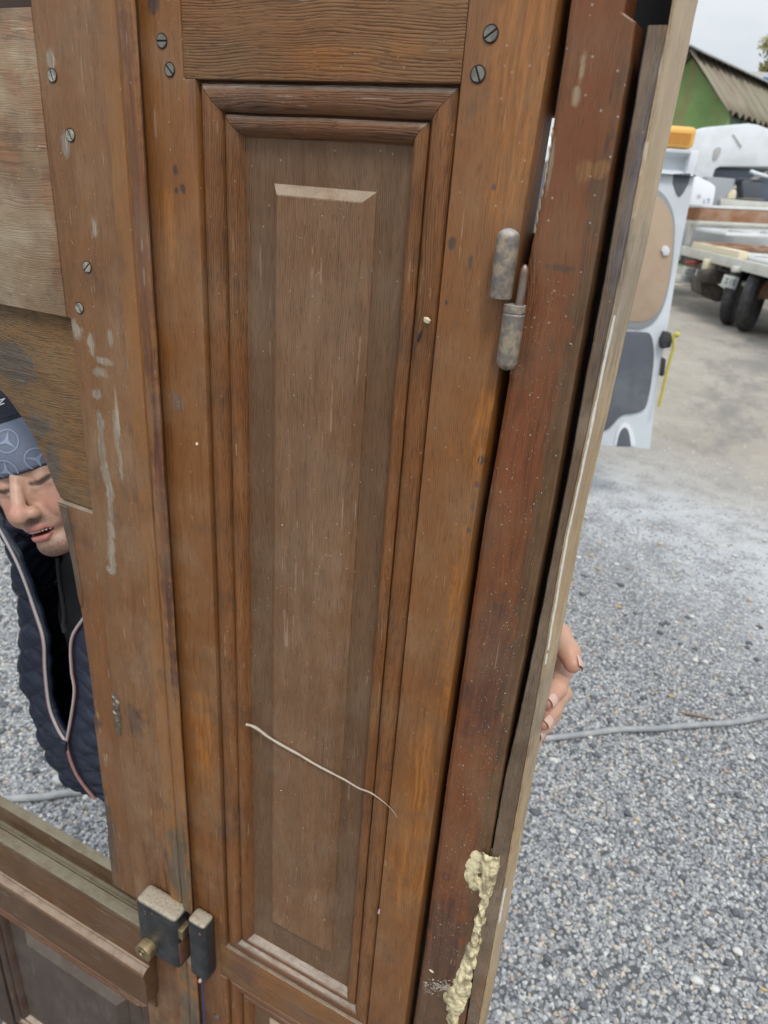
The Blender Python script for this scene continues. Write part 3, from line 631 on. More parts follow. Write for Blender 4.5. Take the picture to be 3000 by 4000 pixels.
# bigger pale stones, chips and bits lying among the gravel, far too many to name
def lump0(bm, c, r, seed, sq):
    for q in bmesh.ops.create_icosphere(bm, subdivisions=2, radius=1)['verts']:
        d = q.co.copy(); q.co = Vector(c) + Vector((d.x * r * sq[0], d.y * r * sq[1], d.z * r * sq[2])) * (1 + .5 * mnoise.noise(d * 1.3 + Vector((seed, seed * .7, 0))))
rg = np.random.default_rng(21)
for nm, cnt, colr, sq, lo_, hi_ in (('pale_stones', 420, (.56, .55, .52), (1, .8, .6), .009, .017), ('dark_stones', 420, (.105, .11, .12), (1, .8, .55), .009, .018), ('tan_bits', 130, (.47, .33, .16), (1.5, .6, .35), .006, .013)):
    bm = bmesh.new()
    for i in range(cnt):
        x, y = rg.uniform(-3.6, 1.6), rg.uniform(-.6, 3.4 if nm == 'dark_stones' else 4.6)
        lump0(bm, (x, y, .008), rg.uniform(lo_, hi_), i * 1.7, (sq[0] * rg.uniform(.8, 1.2), sq[1], sq[2]))
    tag(from_bm(nm, bm, plain(nm.replace('_', ' '), colr, .85, 0, .3, 40), None, True), {'pale_stones': 'paler larger stones lying among the grey gravel', 'dark_stones': 'darker larger stones lying among the grey gravel', 'tan_bits': 'tan wood bits and leaves scattered on the gravel'}[nm], kind='stuff')

# hose and twig on the gravel
M_HOSE = plain('grey rubber hose', (.25, .26, .27), .6, 0, .1, 40, dirt=(.40, .39, .37), dirt_amt=.6)
hp = [on_z(px, py, .017) for px, py in ((-500, 3150), (0, 3122), (170, 3112), (330, 3092))] + [np.array((-1.15, 1.02, .02)), np.array((-.7, 1.46, .02))] + [on_z(px, py, .017) for px, py in ((2120, 2886), (2280, 2868), (2420, 2850), (2560, 2846), (2700, 2833), (2860, 2822), (2990, 2798), (3300, 2740))]
tag(tube('hose', spline(hp, 8), .0128, M_HOSE, n=12), 'grey rubber hose lying across the gravel behind the doors', 'hose')
tw = [on_z(px, py, .012) for px, py in ((2655, 2782), (2700, 2790), (2745, 2800), (2805, 2812))]
tag(tube('twig', spline(tw, 4), [.003, .004, .006, .007, .006, .008, .006, .006, .005, .004, .004, .003, .002], plain('dry twig bark', (.24, .17, .12), .9), n=6), 'dry brown twig lying by the grey hose on the gravel', 'twig')

# ------------------------------------------------------------------ background frame: u across, fh away
FH = np.array([_Y[2] * 0 + CR[0, 2], CR[1, 2], 0.]); FH /= np.linalg.norm(FH)
UU = np.array([FH[1], -FH[0], 0.])
def frame_at(o):
    o = np.asarray(o, float)
    return Matrix(((UU[0], FH[0], 0, o[0]), (UU[1], FH[1], 0, o[1]), (0, 0, 1, o[2]), (0, 0, 0, 1)))
def sz(px, py, o):
    p = on_plane(px, py, o, FH); return float(np.dot(p - np.asarray(o), UU)), float(p[2] - o[2])
def smooth_poly(pts, n=4): return [tuple(q) for q in spline([np.array(p) for p in pts], n)]
M_WHITE = plain('white vehicle paint', (.74, .77, .79), .32, 0, .04, 6, dirt=(.55, .55, .53), dirt_amt=.35, bump=.03)
M_WHITE2 = plain('white door inner paint', (.66, .70, .73), .4, 0, .06, 9, dirt=(.45, .46, .46), dirt_amt=.35, bump=.03)
M_PLY = plain('bare plywood', (.42, .30, .205), .75, 0, .12, 7, dirt=(.50, .38, .27), dirt_amt=.5)
M_SLATE = plain('dark grey trim and hole shade', (.105, .115, .135), .7, 0, .15, 8, dirt=(.20, .21, .225), dirt_amt=.45)
M_RUB = plain('black rubber', (.03, .03, .033), .7, 0, .2, 30, dirt=(.10, .095, .085), dirt_amt=.5)
M_GASK = plain('grey door seal', (.28, .30, .30), .6)
M_YEL = plain('yellow webbing', (.52, .45, .08), .8)
M_GLASS = plain('dark window glass', (.10, .12, .155), .12, 0, .15, 3, spec=.6)

van = thing('van', 'white panel van standing behind the doors with its back door swung wide open', 'van', tuple(on_z(2540, 1755, .45) * np.array([1, 1, 0])))
VO = on_z(2540, 1755, .45); VM = frame_at(VO)
def vpts(pp): return [sz(px, py, VO) for px, py in pp]
def vprism(name, pts, d0, d1, mat, parent, bevel=.006): return prism(name, pts, 'y', d0, d1, mat, parent, bevel, M=VM)
r_edge = vpts([(2540, 1757), (2562, 1560), (2588, 1400), (2612, 1262), (2640, 1090), (2663, 956), (2694, 800), (2712, 700), (2714, 684)])
zt = r_edge[-1][1]; zb = 0.0
leafo = r_edge + [(-.80, zt + .01), (-.80, zb)]
door_o = prism('rear_door', leafo, 'y', .0, .045, M_WHITE2, van, .012, M=VM)
tag(door_o, 'white rear door with a plywood board in place of its window')
# window recess, plywood, lower trim, dark plates for the triangle hole and arch
win = vpts([(2560, 735), (2590, 757), (2618, 800), (2634, 860), (2634, 930), (2625, 1040), (2606, 1145), (2583, 1215), (2548, 1262), (2500, 1285)])
win = smooth_poly(win, 3) + [(-.70, win[-1][1] - .0), (-.73, win[-1][1] + .2), (-.73, win[0][1] - .1), (-.66, win[0][1] + .03)]
def inset(pts, f):
    c = np.mean(np.array(pts), 0); return [tuple(c + (np.array(p) - c) * f) for p in pts]
vprism('window_seal', win, -.012, .002, M_GASK, door_o, .006)
vprism('plywood_board', inset(win, .90), -.016, .0, M_PLY, door_o, .003)
low = vpts([(2420, 1293), (2520, 1297), (2540, 1308), (2549, 1335), (2553, 1385), (2549, 1440), (2538, 1520), (2524, 1580), (2508, 1602), (2470, 1614), (2440, 1617), (2418, 1628), (2398, 1650), (2376, 1672), (2350, 1684)])
low = smooth_poly(low, 3) + [(-.68, low[-1][1] - .01), (-.71, low[-1][1] + .2), (-.71, low[0][1] - .06), (-.66, low[0][1])]
vprism('trim_board', low, -.014, .001, M_SLATE, door_o, .004)
vprism('hollow_shade', vpts([(2630, 679), (2698, 677), (2690, 715), (2668, 755), (2654, 770), (2642, 758), (2628, 715)]), -.006, .002, M_SLATE, door_o, .004)  # flat dark plate in place of the shaded opening
vprism('arch_recess', smooth_poly(vpts([(2398, 1742), (2405, 1700), (2418, 1668), (2440, 1652), (2458, 1660), (2472, 1690), (2484, 1742)]), 3), -.010, .002, M_WHITE, door_o, .008)
vprism('arch_shade', smooth_poly(vpts([(2406, 1742), (2414, 1705), (2424, 1680), (2438, 1668), (2450, 1676), (2458, 1700), (2464, 1742)]), 3), -.013, .003, M_SLATE, door_o, .003)  # dark plate stands for the shade inside the arch
vprism('catch', vpts([(2578, 975), (2586, 960), (2602, 960), (2612, 975), (2606, 995), (2588, 998)]), -.03, .0, M_WHITE, door_o, .004)
vprism('latch', vpts([(2572, 1325), (2588, 1291), (2614, 1296), (2617, 1330), (2610, 1352), (2576, 1358)]), -.05, .03, M_RUB, door_o, .008)
vprism('buffer', vpts([(2584, 1395), (2597, 1400), (2590, 1462), (2578, 1468)]), -.03, .03, M_RUB, door_o, .004)
s0, z0 = sz(2470, 588, VO); s1, z1 = sz(2738, 588, VO); _, z2 = sz(2600, 680, VO)
hd = [(-.10, z2), (-.02, z2), (-.0, z2 + .02), (.03, z2 + .03), (.035, z2 + .09), (.0, z1 - .035), (-.035, z1 - .02), (-.035, z1), (.06, z1 + .005), (.06, z2)]
# body, to the left of the opened door
box('body', -2.75, -.84, .02, 4.6, -.12, z1 + .02, M_WHITE, van, .09, VM, 4)
box('opening_shade', -2.60, -.95, .0, .03, .10, z1 - .12, M_SLATE, van, .02, VM)  # dark slab stands for the unlit inside of the van
box('bumper', -2.75, -.84, -.10, .03, -.13, .0, M_RUB, van, .02, VM)
prism('roof_header', [(p[0] + .06, p[1]) for p in hd], 'x', -.86, s1, M_WHITE2, van, .006, M=VM)
box('side_rail', s1 - .05, s1, .02, .10, z2, z1, M_WHITE, van, .01, VM)
for sx in (-2.72, -1.08):
    for dd in (.75, 3.7):
        c = VM @ Vector((sx, dd, -.12)); 
        wl = lathe('wheel', [(0, .20), (.01, .30), (.04, .33), (.18, .33), (.21, .30), (.22, .2)], c, tuple(UU), M_RUB, van, 28)
        lathe('rim', [(0, .05), (.012, .10), (.004, .17), (-.002, .195), (.03, .2)], c + Vector(UU) * .2, tuple(UU), M_GASK, wl, 20)
# strap hanging from the latch
sp_ = [on_plane(px, py, VO - FH * .08, FH) for px, py in ((2652, 1312), (2640, 1306), (2630, 1322), (2632, 1352), (2622, 1390), (2606, 1450), (2590, 1520), (2574, 1588))]
tag(tube('strap', spline(sp_, 4), [.012, .018, .020, .019, .016, .013, .012, .011] + [.010] * 21, M_YEL, n=8), 'yellow webbing strap hanging from the latch of the open white van door', 'strap')
# orange crate on the roof
CO = VO + FH * .05; cs0, cz0 = sz(2475, 584, CO); cs1, cz1 = sz(2730, 489, CO); CM = frame_at(CO)
crate = thing('plastic_crate', 'translucent orange ribbed plastic crate on the white roof edge behind the jamb', 'crate', tuple(CM @ Vector(((cs0 + cs1) / 2, 0, cz0))))
M_ORA = plain('orange plastic', (.80, .44, .10), .4, 0, .12, 12)
M_ORA2 = plain('orange plastic rib', (.62, .28, .05), .5)
cz0 = z1 + .007; cz1 = sz(2620, 488, CO)[1]
box('tub', cs0, cs1, 0, .42, cz0, cz1, M_ORA, crate, .035, CM, 4)
for i in range(5):
    zc = cz0 + .03 + (cz1 - cz0 - .07) * i / 4; box('rib', cs0 + .03, cs1 - .03, -.004, .004, zc - .003, zc + .003, M_ORA2, crate, .001, CM)
for i in range(6):
    xc = cs0 + .05 + (cs1 - cs0 - .10) * i / 5; box('rib', xc - .003, xc + .003, -.0036, .004, cz0 + .02, cz1 - .04, M_ORA2, crate, .001, CM)

# ------------------------------------------------------------------ flatbed truck and its load
TO = CPOS * np.array([1, 1, 0]) ; TM = frame_at(TO)
def rect(d, x0, y0, x1, y1):
    o = TO + FH * d; a = sz(x0, y0, o); b = sz(x1, y1, o); return min(a[0], b[0]), max(a[0], b[0]), min(a[1], b[1]), max(a[1], b[1])
def tbox(name, d, px, th, mat, parent, bevel=.01, seg=2):
    a, b, c, e = rect(d, *px); return box(name, a, b, d, d + th, c, e, mat, parent, bevel, TM, seg)
def tprism(name, d, pp, th, mat, parent, bevel=.02):
    o = TO + FH * d; return prism(name, [sz(px, py, o) for px, py in pp], 'y', d, d + th, mat, parent, bevel, M=TM)
M_BED = plain('weathered deck boards', (.52, .50, .44), .8, 0, .12, 5, dirt=(.36, .32, .27), dirt_amt=.4)
M_PALE = plain('pale painted steel', (.62, .62, .55), .6, 0, .08, 6, dirt=(.45, .40, .32), dirt_amt=.4)
M_RUST = plain('rusty brown board', (.30, .135, .065), .8, 0, .25, 6, dirt=(.45, .38, .30), dirt_amt=.45)
M_GREYP = plain('grey plastic', (.085, .095, .115), .5, 0, .1, 8)
M_CREAM = plain('cream timber', (.72, .64, .46), .8, 0, .1, 8)
M_CHAS = plain('grimy chassis and shade beams', (.06, .052, .045), .8, 0, .3, 14, dirt=(.15, .125, .10), dirt_amt=.6)
truck = thing('flatbed_truck', 'dirty flatbed truck with twin rear wheels and a white cab under a roof fairing', 'truck', tuple(TO + FH * 12 + UU * 7))
SB = 6.12
box('deck', SB + .05, SB + 2.4, 10.8, 17.0, 1.10, 1.19, M_BED, truck, .01, TM)
box('side_rail', SB - .02, SB + .045, 10.8, 17.0, 1.03, 1.21, M_PALE, truck, .012, TM)
box('chassis_beam', SB + .5, SB + .72, 10.9, 18.5, .74, 1.09, M_CHAS, truck, .02, TM)
box('chassis_beam', SB + 1.7, SB + 1.92, 10.9, 18.5, .74, 1.09, M_CHAS, truck, .02, TM)
for dd in (11.6, 12.6, 14.8, 16.2): box('shade_beam', SB + .05, SB + 2.35, dd, dd + .10, .94, 1.095, M_CHAS, truck, .01, TM)  # dark beams added to deepen the shade under the deck
hb = thing('headboard', None, None, (0, 0, 0)); bpy.data.objects.remove(hb)
tprism('headboard', 17.02, [(2640, 808), (3260, 834), (3260, 886), (2640, 857)], .05, M_RUST, truck)
tprism('headboard_cap', 17.0, [(2640, 797), (3260, 822), (3260, 833.3), (2640, 807.3)], .08, M_WHITE, truck)
tprism('headboard_sill', 16.98, [(2640, 858), (3260, 887), (3260, 903), (2640, 873)], .07, M_PALE, truck)
for sx in (SB + .1, SB + 2.2): box('post', sx, sx + .08, 17.08, 17.15, 1.19, 2.05, M_PALE, truck, .01, TM)
# twin wheels
for k_, (px, d) in enumerate(((2858, 14.4), (2930, 13.7), (3090, 13.7))):
    o = TO + FH * d; sx, _ = sz(px, 1200, o); rr = .55
    wl = lathe('wheel', [(0, .22), (.012, .34), (.03, rr - .03), (.06, rr - .004), (.075, rr - .012), (.09, rr), (.17, rr), (.185, rr - .012), (.2, rr - .004), (.23, rr - .03), (.25, .34), (.235, .30), (.20, .2)], TM @ Vector((sx - .13, d, rr)), tuple(UU * .80 - FH * .60), M_RUB, truck, 40)
    lathe('rim', [(.12, .28), (.20, .27), (.21, .2), (.15, .17), (.17, .08), (.17, .01)], TM @ Vector((sx - .13, d, rr)), tuple(UU * .80 - FH * .60), M_CHAS, wl, 24)
tprism('mudguard', 15.2, [(2738, 1110), (2745, 1085), (2790, 1100), (2830, 1128), (2828, 1178), (2800, 1180), (2740, 1150)], .6, M_CHAS, truck)
tbox('air_tank', 13.9, (2905, 1100, 2990, 1128), .26, M_PALE, truck, .08, 4)
tprism('bracket', 13.6, [(2955, 1100), (3040, 1095), (3040, 1170), (2950, 1168)], .1, M_RUST, truck)
tbox('lamp_box', 15.2, (2756, 1012, 2792, 1056), .12, M_CREAM, truck, .03)
tbox('lamp_box', 13.8, (2868, 1040, 2898, 1066), .12, M_PALE, truck, .03)
tbox('tail_lamp', 15.9, (2684, 1018, 2730, 1036), .08, plain('red lens', (.28, .05, .05), .4), truck)
tbox('bin_lid', 15.0, (2740, 1055, 2826, 1112), .25, M_CHAS, truck, .05)
# number plates: blurred dark characters on a pale plate
def plate(d, pp, chars, th, parent):
    o = TO + FH * d; q = [sz(px, py, o) for px, py in pp]
    pb = prism('number_plate', q, 'y', d, d + .02, plain('pale number plate', (.52, .54, .52), .5, 0, .1, 20), parent, .004, M=TM)
    bm = bmesh.new(); A, B, Cc, D = [Vector(p) for p in q]
    for (i0, j0, i1, j1) in chars:
        def bil(i, j): return (A * (1 - i) + B * i) * (1 - j) + (D * (1 - i) + Cc * i) * j
        vv = [bm.verts.new(TM @ Vector((*(bil(i, j))[:1], d - .004, bil(i, j)[1]))) for i, j in ((i0, j0), (i1, j0), (i1, j1), (i0, j1))]
        bm.faces.new(vv)
    tag(from_bm('characters', bm, plain('dark plate characters', (.08, .10, .13), .6), pb), kind='stuff')
def glyphs(txt, x, y, w, h):
    G = {'G': ((0, 0, .25, 1), (0, 0, 1, .18), (0, .82, 1, 1), (.75, .5, 1, 1), (.45, .45, 1, .6)), 'Z': ((0, 0, 1, .2), (0, .8, 1, 1), (.4, .2, .65, .8)), '1': ((.4, 0, .65, 1),), 'I': ((.4, 0, .65, 1),),
         'D': ((0, 0, .25, 1), (0, 0, .8, .18), (0, .82, .8, 1), (.75, .15, 1, .85)), '5': ((0, 0, 1, .18), (0, 0, .25, .55), (0, .42, 1, .58), (.75, .5, 1, 1), (0, .82, 1, 1)), 'T': ((0, 0, 1, .2), (.38, 0, .62, 1))}
    out = []
    for i, ch in enumerate(txt):
        gx_ = x + i * w * 1.25
        out += [(gx_ + a * w, y + b * h, gx_ + c * w, y + e * h) for a, b, c, e in G[ch]]
    return out
plate(16.2, [(2672, 1040), (2722, 1050), (2708, 1110), (2654, 1102)], glyphs('GZIT', .22, .14, .15, .32) + glyphs('1D55', .18, .56, .16, .32), .02, truck)
plate(13.85, [(2832, 1072), (2890, 1084), (2872, 1132), (2814, 1116)], glyphs('ZI5', .15, .25, .2, .45), .02, truck)
tbox('rear_bar', 16.15, (2636, 1108, 2726, 1122), .12, M_CREAM, truck)
# cab with fairing
tprism('roof_fairing', 18.0, [(2690, 600), (2700, 566), (2716, 530), (2734, 506), (2760, 497), (2860, 487), (2925, 482), (2962, 487), (3030, 512), (3120, 560), (3150, 640), (3150, 652), (2812, 652), (2795, 660), (2786, 690), (2776, 730), (2700, 730), (2718, 650)], .5, M_WHITE, truck, .06)
tprism('cab', 18.3, [(2600, 700), (2600, 1020), (3200, 1020), (3200, 640), (2700, 640)], 1.9, M_WHITE, truck, .05)
tprism('rear_window', 18.25, [(2790, 668), (2812, 652), (3130, 668), (3130, 840), (2772, 815)], .06, M_GLASS, truck, .02)
tprism('window_bar', 18.2, [(2826, 745), (3000, 665), (3000, 680), (2832, 757)], .03, M_PALE, truck, .004)
tprism('fairing_vent', 17.97, smooth_poly([(2786, 610), (2792, 585), (2806, 574), (2818, 580), (2812, 604), (2800, 622), (2786, 626)], 3), .05, plain('shaded grey vent', (.42, .42, .40), .7), truck, .01)
tprism('fairing_groove', 17.97, [(2864, 524), (2870, 524), (2900, 572), (2895, 574)], .034, M_PALE, truck, .002)
def load(name, label, cat, d, px, th, mat, bevel=.02):
    o = tbox(name, d, px, th, mat, None, bevel); return tag(o, label, cat)
# load on the deck
def lying_frame(label, d0, d1, s0, s1, z, tilt, bars):
    t = thing('window_frame', label, 'window frame', tuple(TO + FH * (d0 + d1) / 2 + UU * (s0 + s1) / 2 + np.array([0, 0, z])), 'old window frames loaded on the truck')
    MM = TM @ Matrix.Translation((0, 0, z)) @ Matrix.Rotation(tilt, 4, 'Y')
    w = .09
    box('rail', s0, s1, d0, d0 + w, 0, .06, M_WHITE, t, .006, MM); box('rail', s0, s1, d1 - w, d1, 0, .06, M_WHITE, t, .006, MM)
    for s in (s0, s1 - w) + tuple(s0 + (s1 - s0) * b for b in bars): box('stile', s, s + w, d0 + w + .003, d1 - w - .003, .002, .058, M_WHITE, t, .006, MM)
    return t
lying_frame('white window frame lying lowest on the truck deck, on top of the boards', 13.2, 15.4, SB + .25, SB + 2.2, 1.20, 0.0, (.5,))
lying_frame('white window frame propped on the stack nearer the rusty headboard', 15.2, 16.85, SB + .15, SB + 2.2, 1.36, -.03, (.33, .66))
for i, (a, b, zz_) in enumerate(((15.5, 15.62, 1.215), (16.5, 16.62, 1.215))): tag(box('batten', SB + .1, SB + 2.2, a, b, zz_ - .018, zz_ + .135, M_RUST, None, .006, TM), ['brown batten under the propped frame, at its near edge', 'brown batten under the propped frame, close to the headboard'][i], 'batten', 'battens under the frames')
tag(box('plank', SB + .06, SB + .24, 14.2, 16.6, 1.195, 1.33, M_CREAM, None, .01, TM), 'thick cream timber plank lying along the near edge of the truck deck', 'plank')
tag(tprism('locker', 17.3, [(2815, 776), (3150, 800), (3150, 905), (2815, 880)], .45, M_PALE, None), 'low pale green steel locker behind the rusty headboard', 'locker')
load('cabinet', 'slim grey cabinet with a tan top beside the white cool box', 'cabinet', 17.4, (2765, 690, 2828, 880), .3, plain('grey cabinet steel', (.33, .35, .37), .5))
bn = thing('bin', 'dark grey plastic bin with a wide rim standing on the pale locker', 'bin', tuple(TO + FH * 17.35 + UU * 8.6))
tprism('tub', 17.32, [(2898, 708), (2986, 708), (2978, 773), (2906, 773)], .34, M_GREYP, bn, .02)
tbox('rim', 17.30, (2884, 695, 2998, 709), .38, M_GREYP, bn, .012)
tbox('tray', 17.30, (2896, 773.5, 2984, 779), .40, M_CREAM, bn, .006)
tag(tprism('jug', 17.32, [(2842, 777), (2848, 758), (2856, 750), (2860, 741), (2876, 741), (2878, 752), (2874, 777)], .12, M_CREAM, None, .02), 'small cream plastic jug standing beside the dark grey bin', 'jug')
tag(tube('lamp_arm', [TM @ Vector((*[sz(2932, 668, TO + FH * 17.6)[0]], 17.6, sz(2932, 668, TO + FH * 17.6)[1])), TM @ Vector((sz(2950, 678, TO + FH * 17.6)[0], 17.6, sz(2950, 678, TO + FH * 17.6)[1])), TM @ Vector((sz(3020, 695, TO + FH * 17.6)[0], 17.6, sz(3020, 695, TO + FH * 17.6)[1]))], [.035, .05, .022], M_WHITE, truck, 10), None)
cb = thing('cool_box', 'white cool box printed with a grey snowflake, standing at the van door edge', 'box', tuple(TO + FH * 16.5 + UU * 7.3))
tprism('shell', 16.5, [(2693, 800), (2712, 690), (2722, 688), (2775, 712), (2795, 728), (2795, 745), (2784, 802), (2760, 807)], .4, plain('white foam box', (.80, .83, .86), .6), cb, .02)
o_ = TO + FH * 16.494; bm = bmesh.new()
sc_, zc_ = sz(2730, 768, o_)
for i in range(6):
    a = i * math.pi / 3; dx, dz = math.cos(a), math.sin(a)
    for (l0, l1, w) in ((0, .055, .0045),):
        vv = [bm.verts.new(TM @ Vector((sc_ + dx * l + (-dz) * s_ * w, 16.494, zc_ + dz * l + dx * s_ * w))) for l, s_ in ((l0, -1), (l1, -1), (l1, 1), (l0, 1))]; bm.faces.new(vv)
    for sg in (-1, 1):
        b = a + sg * .8; bx, bz = math.cos(b), math.sin(b); ox, oz = sc_ + dx * .032, zc_ + dz * .032
        vv = [bm.verts.new(TM @ Vector((ox + bx * l - bz * s_ * .003, 16.493, oz + bz * l + bx * s_ * .003))) for l, s_ in ((0, -1), (.02, -1), (.02, 1), (0, 1))]; bm.faces.new(vv)
a0, b0, c0, d0_ = rect(16.492, 2750, 772, 2772, 795)
for i in range(4):
    for j in range(4):
        if (i * 3 + j * 5) % 7 in (0, 2, 3, 5): bm_box(bm, a0 + (b0 - a0) * i / 4, a0 + (b0 - a0) * (i + .8) / 4, 16.491, 16.494, c0 + (d0_ - c0) * j / 4, c0 + (d0_ - c0) * (j + .8) / 4, TM)
tag(from_bm('print', bm, plain('grey blue print', (.40, .46, .54), .6), cb), kind='stuff')

# ------------------------------------------------------------------ shed, tree, far building
SD = 27.0
SE = TO + FH * SD
Ecorner = on_plane(2838, 437, SE, FH)
_vp = ray(4300, 905); _vp[2] = 0; _vp /= np.linalg.norm(_vp)      # along the ridge
LA = _vp; WA = np.array([-LA[1], LA[0], 0.])                        # across, towards the gable's far side
apex = on_plane(2692, 203, Ecorner, LA)
half = float(np.dot(apex - Ecorner, WA)); rise = float(apex[2] - Ecorner[2])
SM = Matrix(((LA[0], WA[0], 0, Ecorner[0]), (LA[1], WA[1], 0, Ecorner[1]), (0, 0, 1, 0), (0, 0, 0, 1)))
ze = float(Ecorner[2]); LEN = 16.0
def shed_mat(base, alt, stain, amt):
    k = N('shed sheet', .7); p = k.coord(); x, y, z = k.xyz(p)
    c = k.mix(k.rng(k.noise(p, .8, 5, .6), .35, .65), base, alt)
    c = k.mix(k.math('MULTIPLY', k.rng(k.noise(k.map(p, sc=(1, 1, .25)), 1.3, 5, .65), .5, .68), amt), c, stain)
    k.col(c); return k.m
shed = thing('shed', 'old green shed with a streaked corrugated iron roof', 'shed', tuple(Ecorner * np.array([1, 1, 0])))
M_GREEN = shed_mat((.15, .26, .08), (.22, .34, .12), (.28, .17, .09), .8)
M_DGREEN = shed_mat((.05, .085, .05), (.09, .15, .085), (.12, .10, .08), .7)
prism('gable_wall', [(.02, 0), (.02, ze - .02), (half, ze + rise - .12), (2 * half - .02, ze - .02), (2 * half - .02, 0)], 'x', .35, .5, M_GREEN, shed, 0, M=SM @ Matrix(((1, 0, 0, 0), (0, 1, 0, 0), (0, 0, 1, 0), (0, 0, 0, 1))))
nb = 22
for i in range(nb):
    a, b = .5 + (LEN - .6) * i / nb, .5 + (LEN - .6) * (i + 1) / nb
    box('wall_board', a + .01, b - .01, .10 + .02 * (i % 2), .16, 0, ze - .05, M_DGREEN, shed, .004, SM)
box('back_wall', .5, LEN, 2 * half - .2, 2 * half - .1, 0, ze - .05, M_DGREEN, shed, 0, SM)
def roof_mat():
    k = N('corrugated roof', .75); p = k.coord()
    q_ = k.vmath('DOT_PRODUCT', p, tuple(float(v) for v in LA)); q2 = k.vmath('DOT_PRODUCT', p, tuple(float(v) for v in WA))
    c = k.ramp(k.noise(k.comb(q_, k.math('MULTIPLY', q2, .06), 0), 3.4, 4, .75), [(.3, (.075, .075, .06)), (.42, (.20, .185, .115)), (.52, (.27, .23, .17)), (.6, (.16, .085, .065)), (.68, (.21, .185, .14)), (.78, (.09, .09, .085))])
    k.col(c); return k.m
M_ROOF = roof_mat()
def corr(name, sgn):
    n = 420; vs, fs = [], []
    for i in range(n + 1):
        x = LEN * i / n; h = .085 * math.sin(2 * math.pi * x / .62)
        for j in range(5):
            t = j / 4; y = -.06 + (half + .06) * t; z = ze + rise * (y / half) + h + .05 + .015 * mnoise.noise(Vector((x * 3, t, 1)))
            if j == 0: y += .06 * mnoise.noise(Vector((x * 2.5, 0, 4)))
            vs.append((x, y if sgn > 0 else 2 * half - y, z))
    for i in range(n):
        for j in range(4): fs.append((i * 5 + j, i * 5 + j + 1, i * 5 + 6 + j, i * 5 + 5 + j))
    o = from_py(name, [SM @ Vector(v) for v in vs], fs, M_ROOF, shed, True)
    so = o.modifiers.new('thick', 'SOLIDIFY'); so.thickness = .02
corr('roof_sheet', 1); corr('roof_sheet', -1)
prism('ridge_cap', [(half - .5, ze + rise - .1 * rise - .0 + .12), (half, ze + rise + .16), (half + .5, ze + rise - .1 * rise + .12), (half + .5, ze + rise - .1 * rise + .16), (half, ze + rise + .21), (half - .5, ze + rise - .1 * rise + .16)], 'x', -.05, LEN, plain('grey ridge cap', (.26, .26, .25), .7, 0, .3, 2, dirt=(.42, .42, .36), dirt_amt=.5), shed, 0, M=SM)
# a tree with thin yellowish spring leaves beyond the shed
def tree(loc, h, rad, n, label, seed, colr):
    rg = np.random.default_rng(seed)
    t = thing('tree', label, 'tree', tuple(loc))
    L0 = Vector(map(float, loc))
    bark = plain('grey bark', (.13, .11, .085), .9)
    tube('trunk', [L0 + Vector((.15 * math.sin(z * 1.3), .12 * math.cos(z), z * h * .9)) for z in np.linspace(0, 1, 9)], list(np.linspace(.26, .04, 9) * h / 8), bark, t, 8)
    bm = bmesh.new(); tips = []
    for i in range(16):
        z0 = h * rg.uniform(.3, .85); a = rg.uniform(0, 6.28); l = rad * rg.uniform(.5, 1.0)
        tip = L0 + Vector((math.cos(a) * l, math.sin(a) * l, z0 + h * rg.uniform(.05, .2))); tips.append(tip)
        tube('limb', [L0 + Vector((0, 0, z0)), (L0 + Vector((0, 0, z0)) + tip) / 2 + Vector((0, 0, .12 * h * .3)), tip], [.06, .04, .012], bark, t, 5)
    ctr = [(tp, rg.uniform(.22, .45) * rad) for tp in tips] + [(L0 + Vector((rg.normal(0, .35) * rad, rg.normal(0, .35) * rad, h * rg.uniform(.55, 1.0))), rg.uniform(.2, .42) * rad) for _ in range(14)]
    for _ in range(n):
        c, r = ctr[rg.integers(len(ctr))]; v = rg.normal(0, 1, 3); v /= np.linalg.norm(v); p = c + Vector(v * r * rg.uniform(.3, 1.05))
        s = rg.uniform(.05, .12) * h / 9; d1 = Vector(rg.normal(0, 1, 3)).normalized(); d2 = d1.orthogonal().normalized()
        vv = [bm.verts.new(p + d1 * s * 1.4), bm.verts.new(p + d2 * s * .6), bm.verts.new(p - d1 * s * 1.4), bm.verts.new(p - d2 * s * .6)]; bm.faces.new(vv)
    k = N('leaves ' + label[:8], .8); k.col(k.mix(k.noise(k.coord(), 1.5, 3), tuple(x * .6 for x in colr), tuple(x * 1.4 for x in colr)))
    tag(from_bm('crown', bm, k.m, t), kind='stuff')
tl = on_plane(3012, 500, TO + FH * 46, FH); tree((tl[0], tl[1], 0), 10.6, 1.7, 5200, 'thin tree with yellow green spring leaves beyond the corrugated shed roof', 3, (.30, .28, .10))
BD = 40.0; bb = thing('building', 'pale flat building with a blue panel beyond the shed ridge', 'building', tuple(TO + FH * BD + UU * 20))
a_, b_, c_, d_ = rect(BD, 2900, 275, 3300, 420); box('wall', a_, b_, BD, BD + 6, 0, d_, plain('pale render', (.55, .55, .53), .8), bb, .02, TM)
a_, b_, c_, d2_ = rect(BD - .05, 2984, 300, 3120, 350); box('blue_panel', a_, b_, BD - .06, BD - .005, c_, d2_, plain('blue panel', (.09, .17, .33), .5), bb, .01, TM)

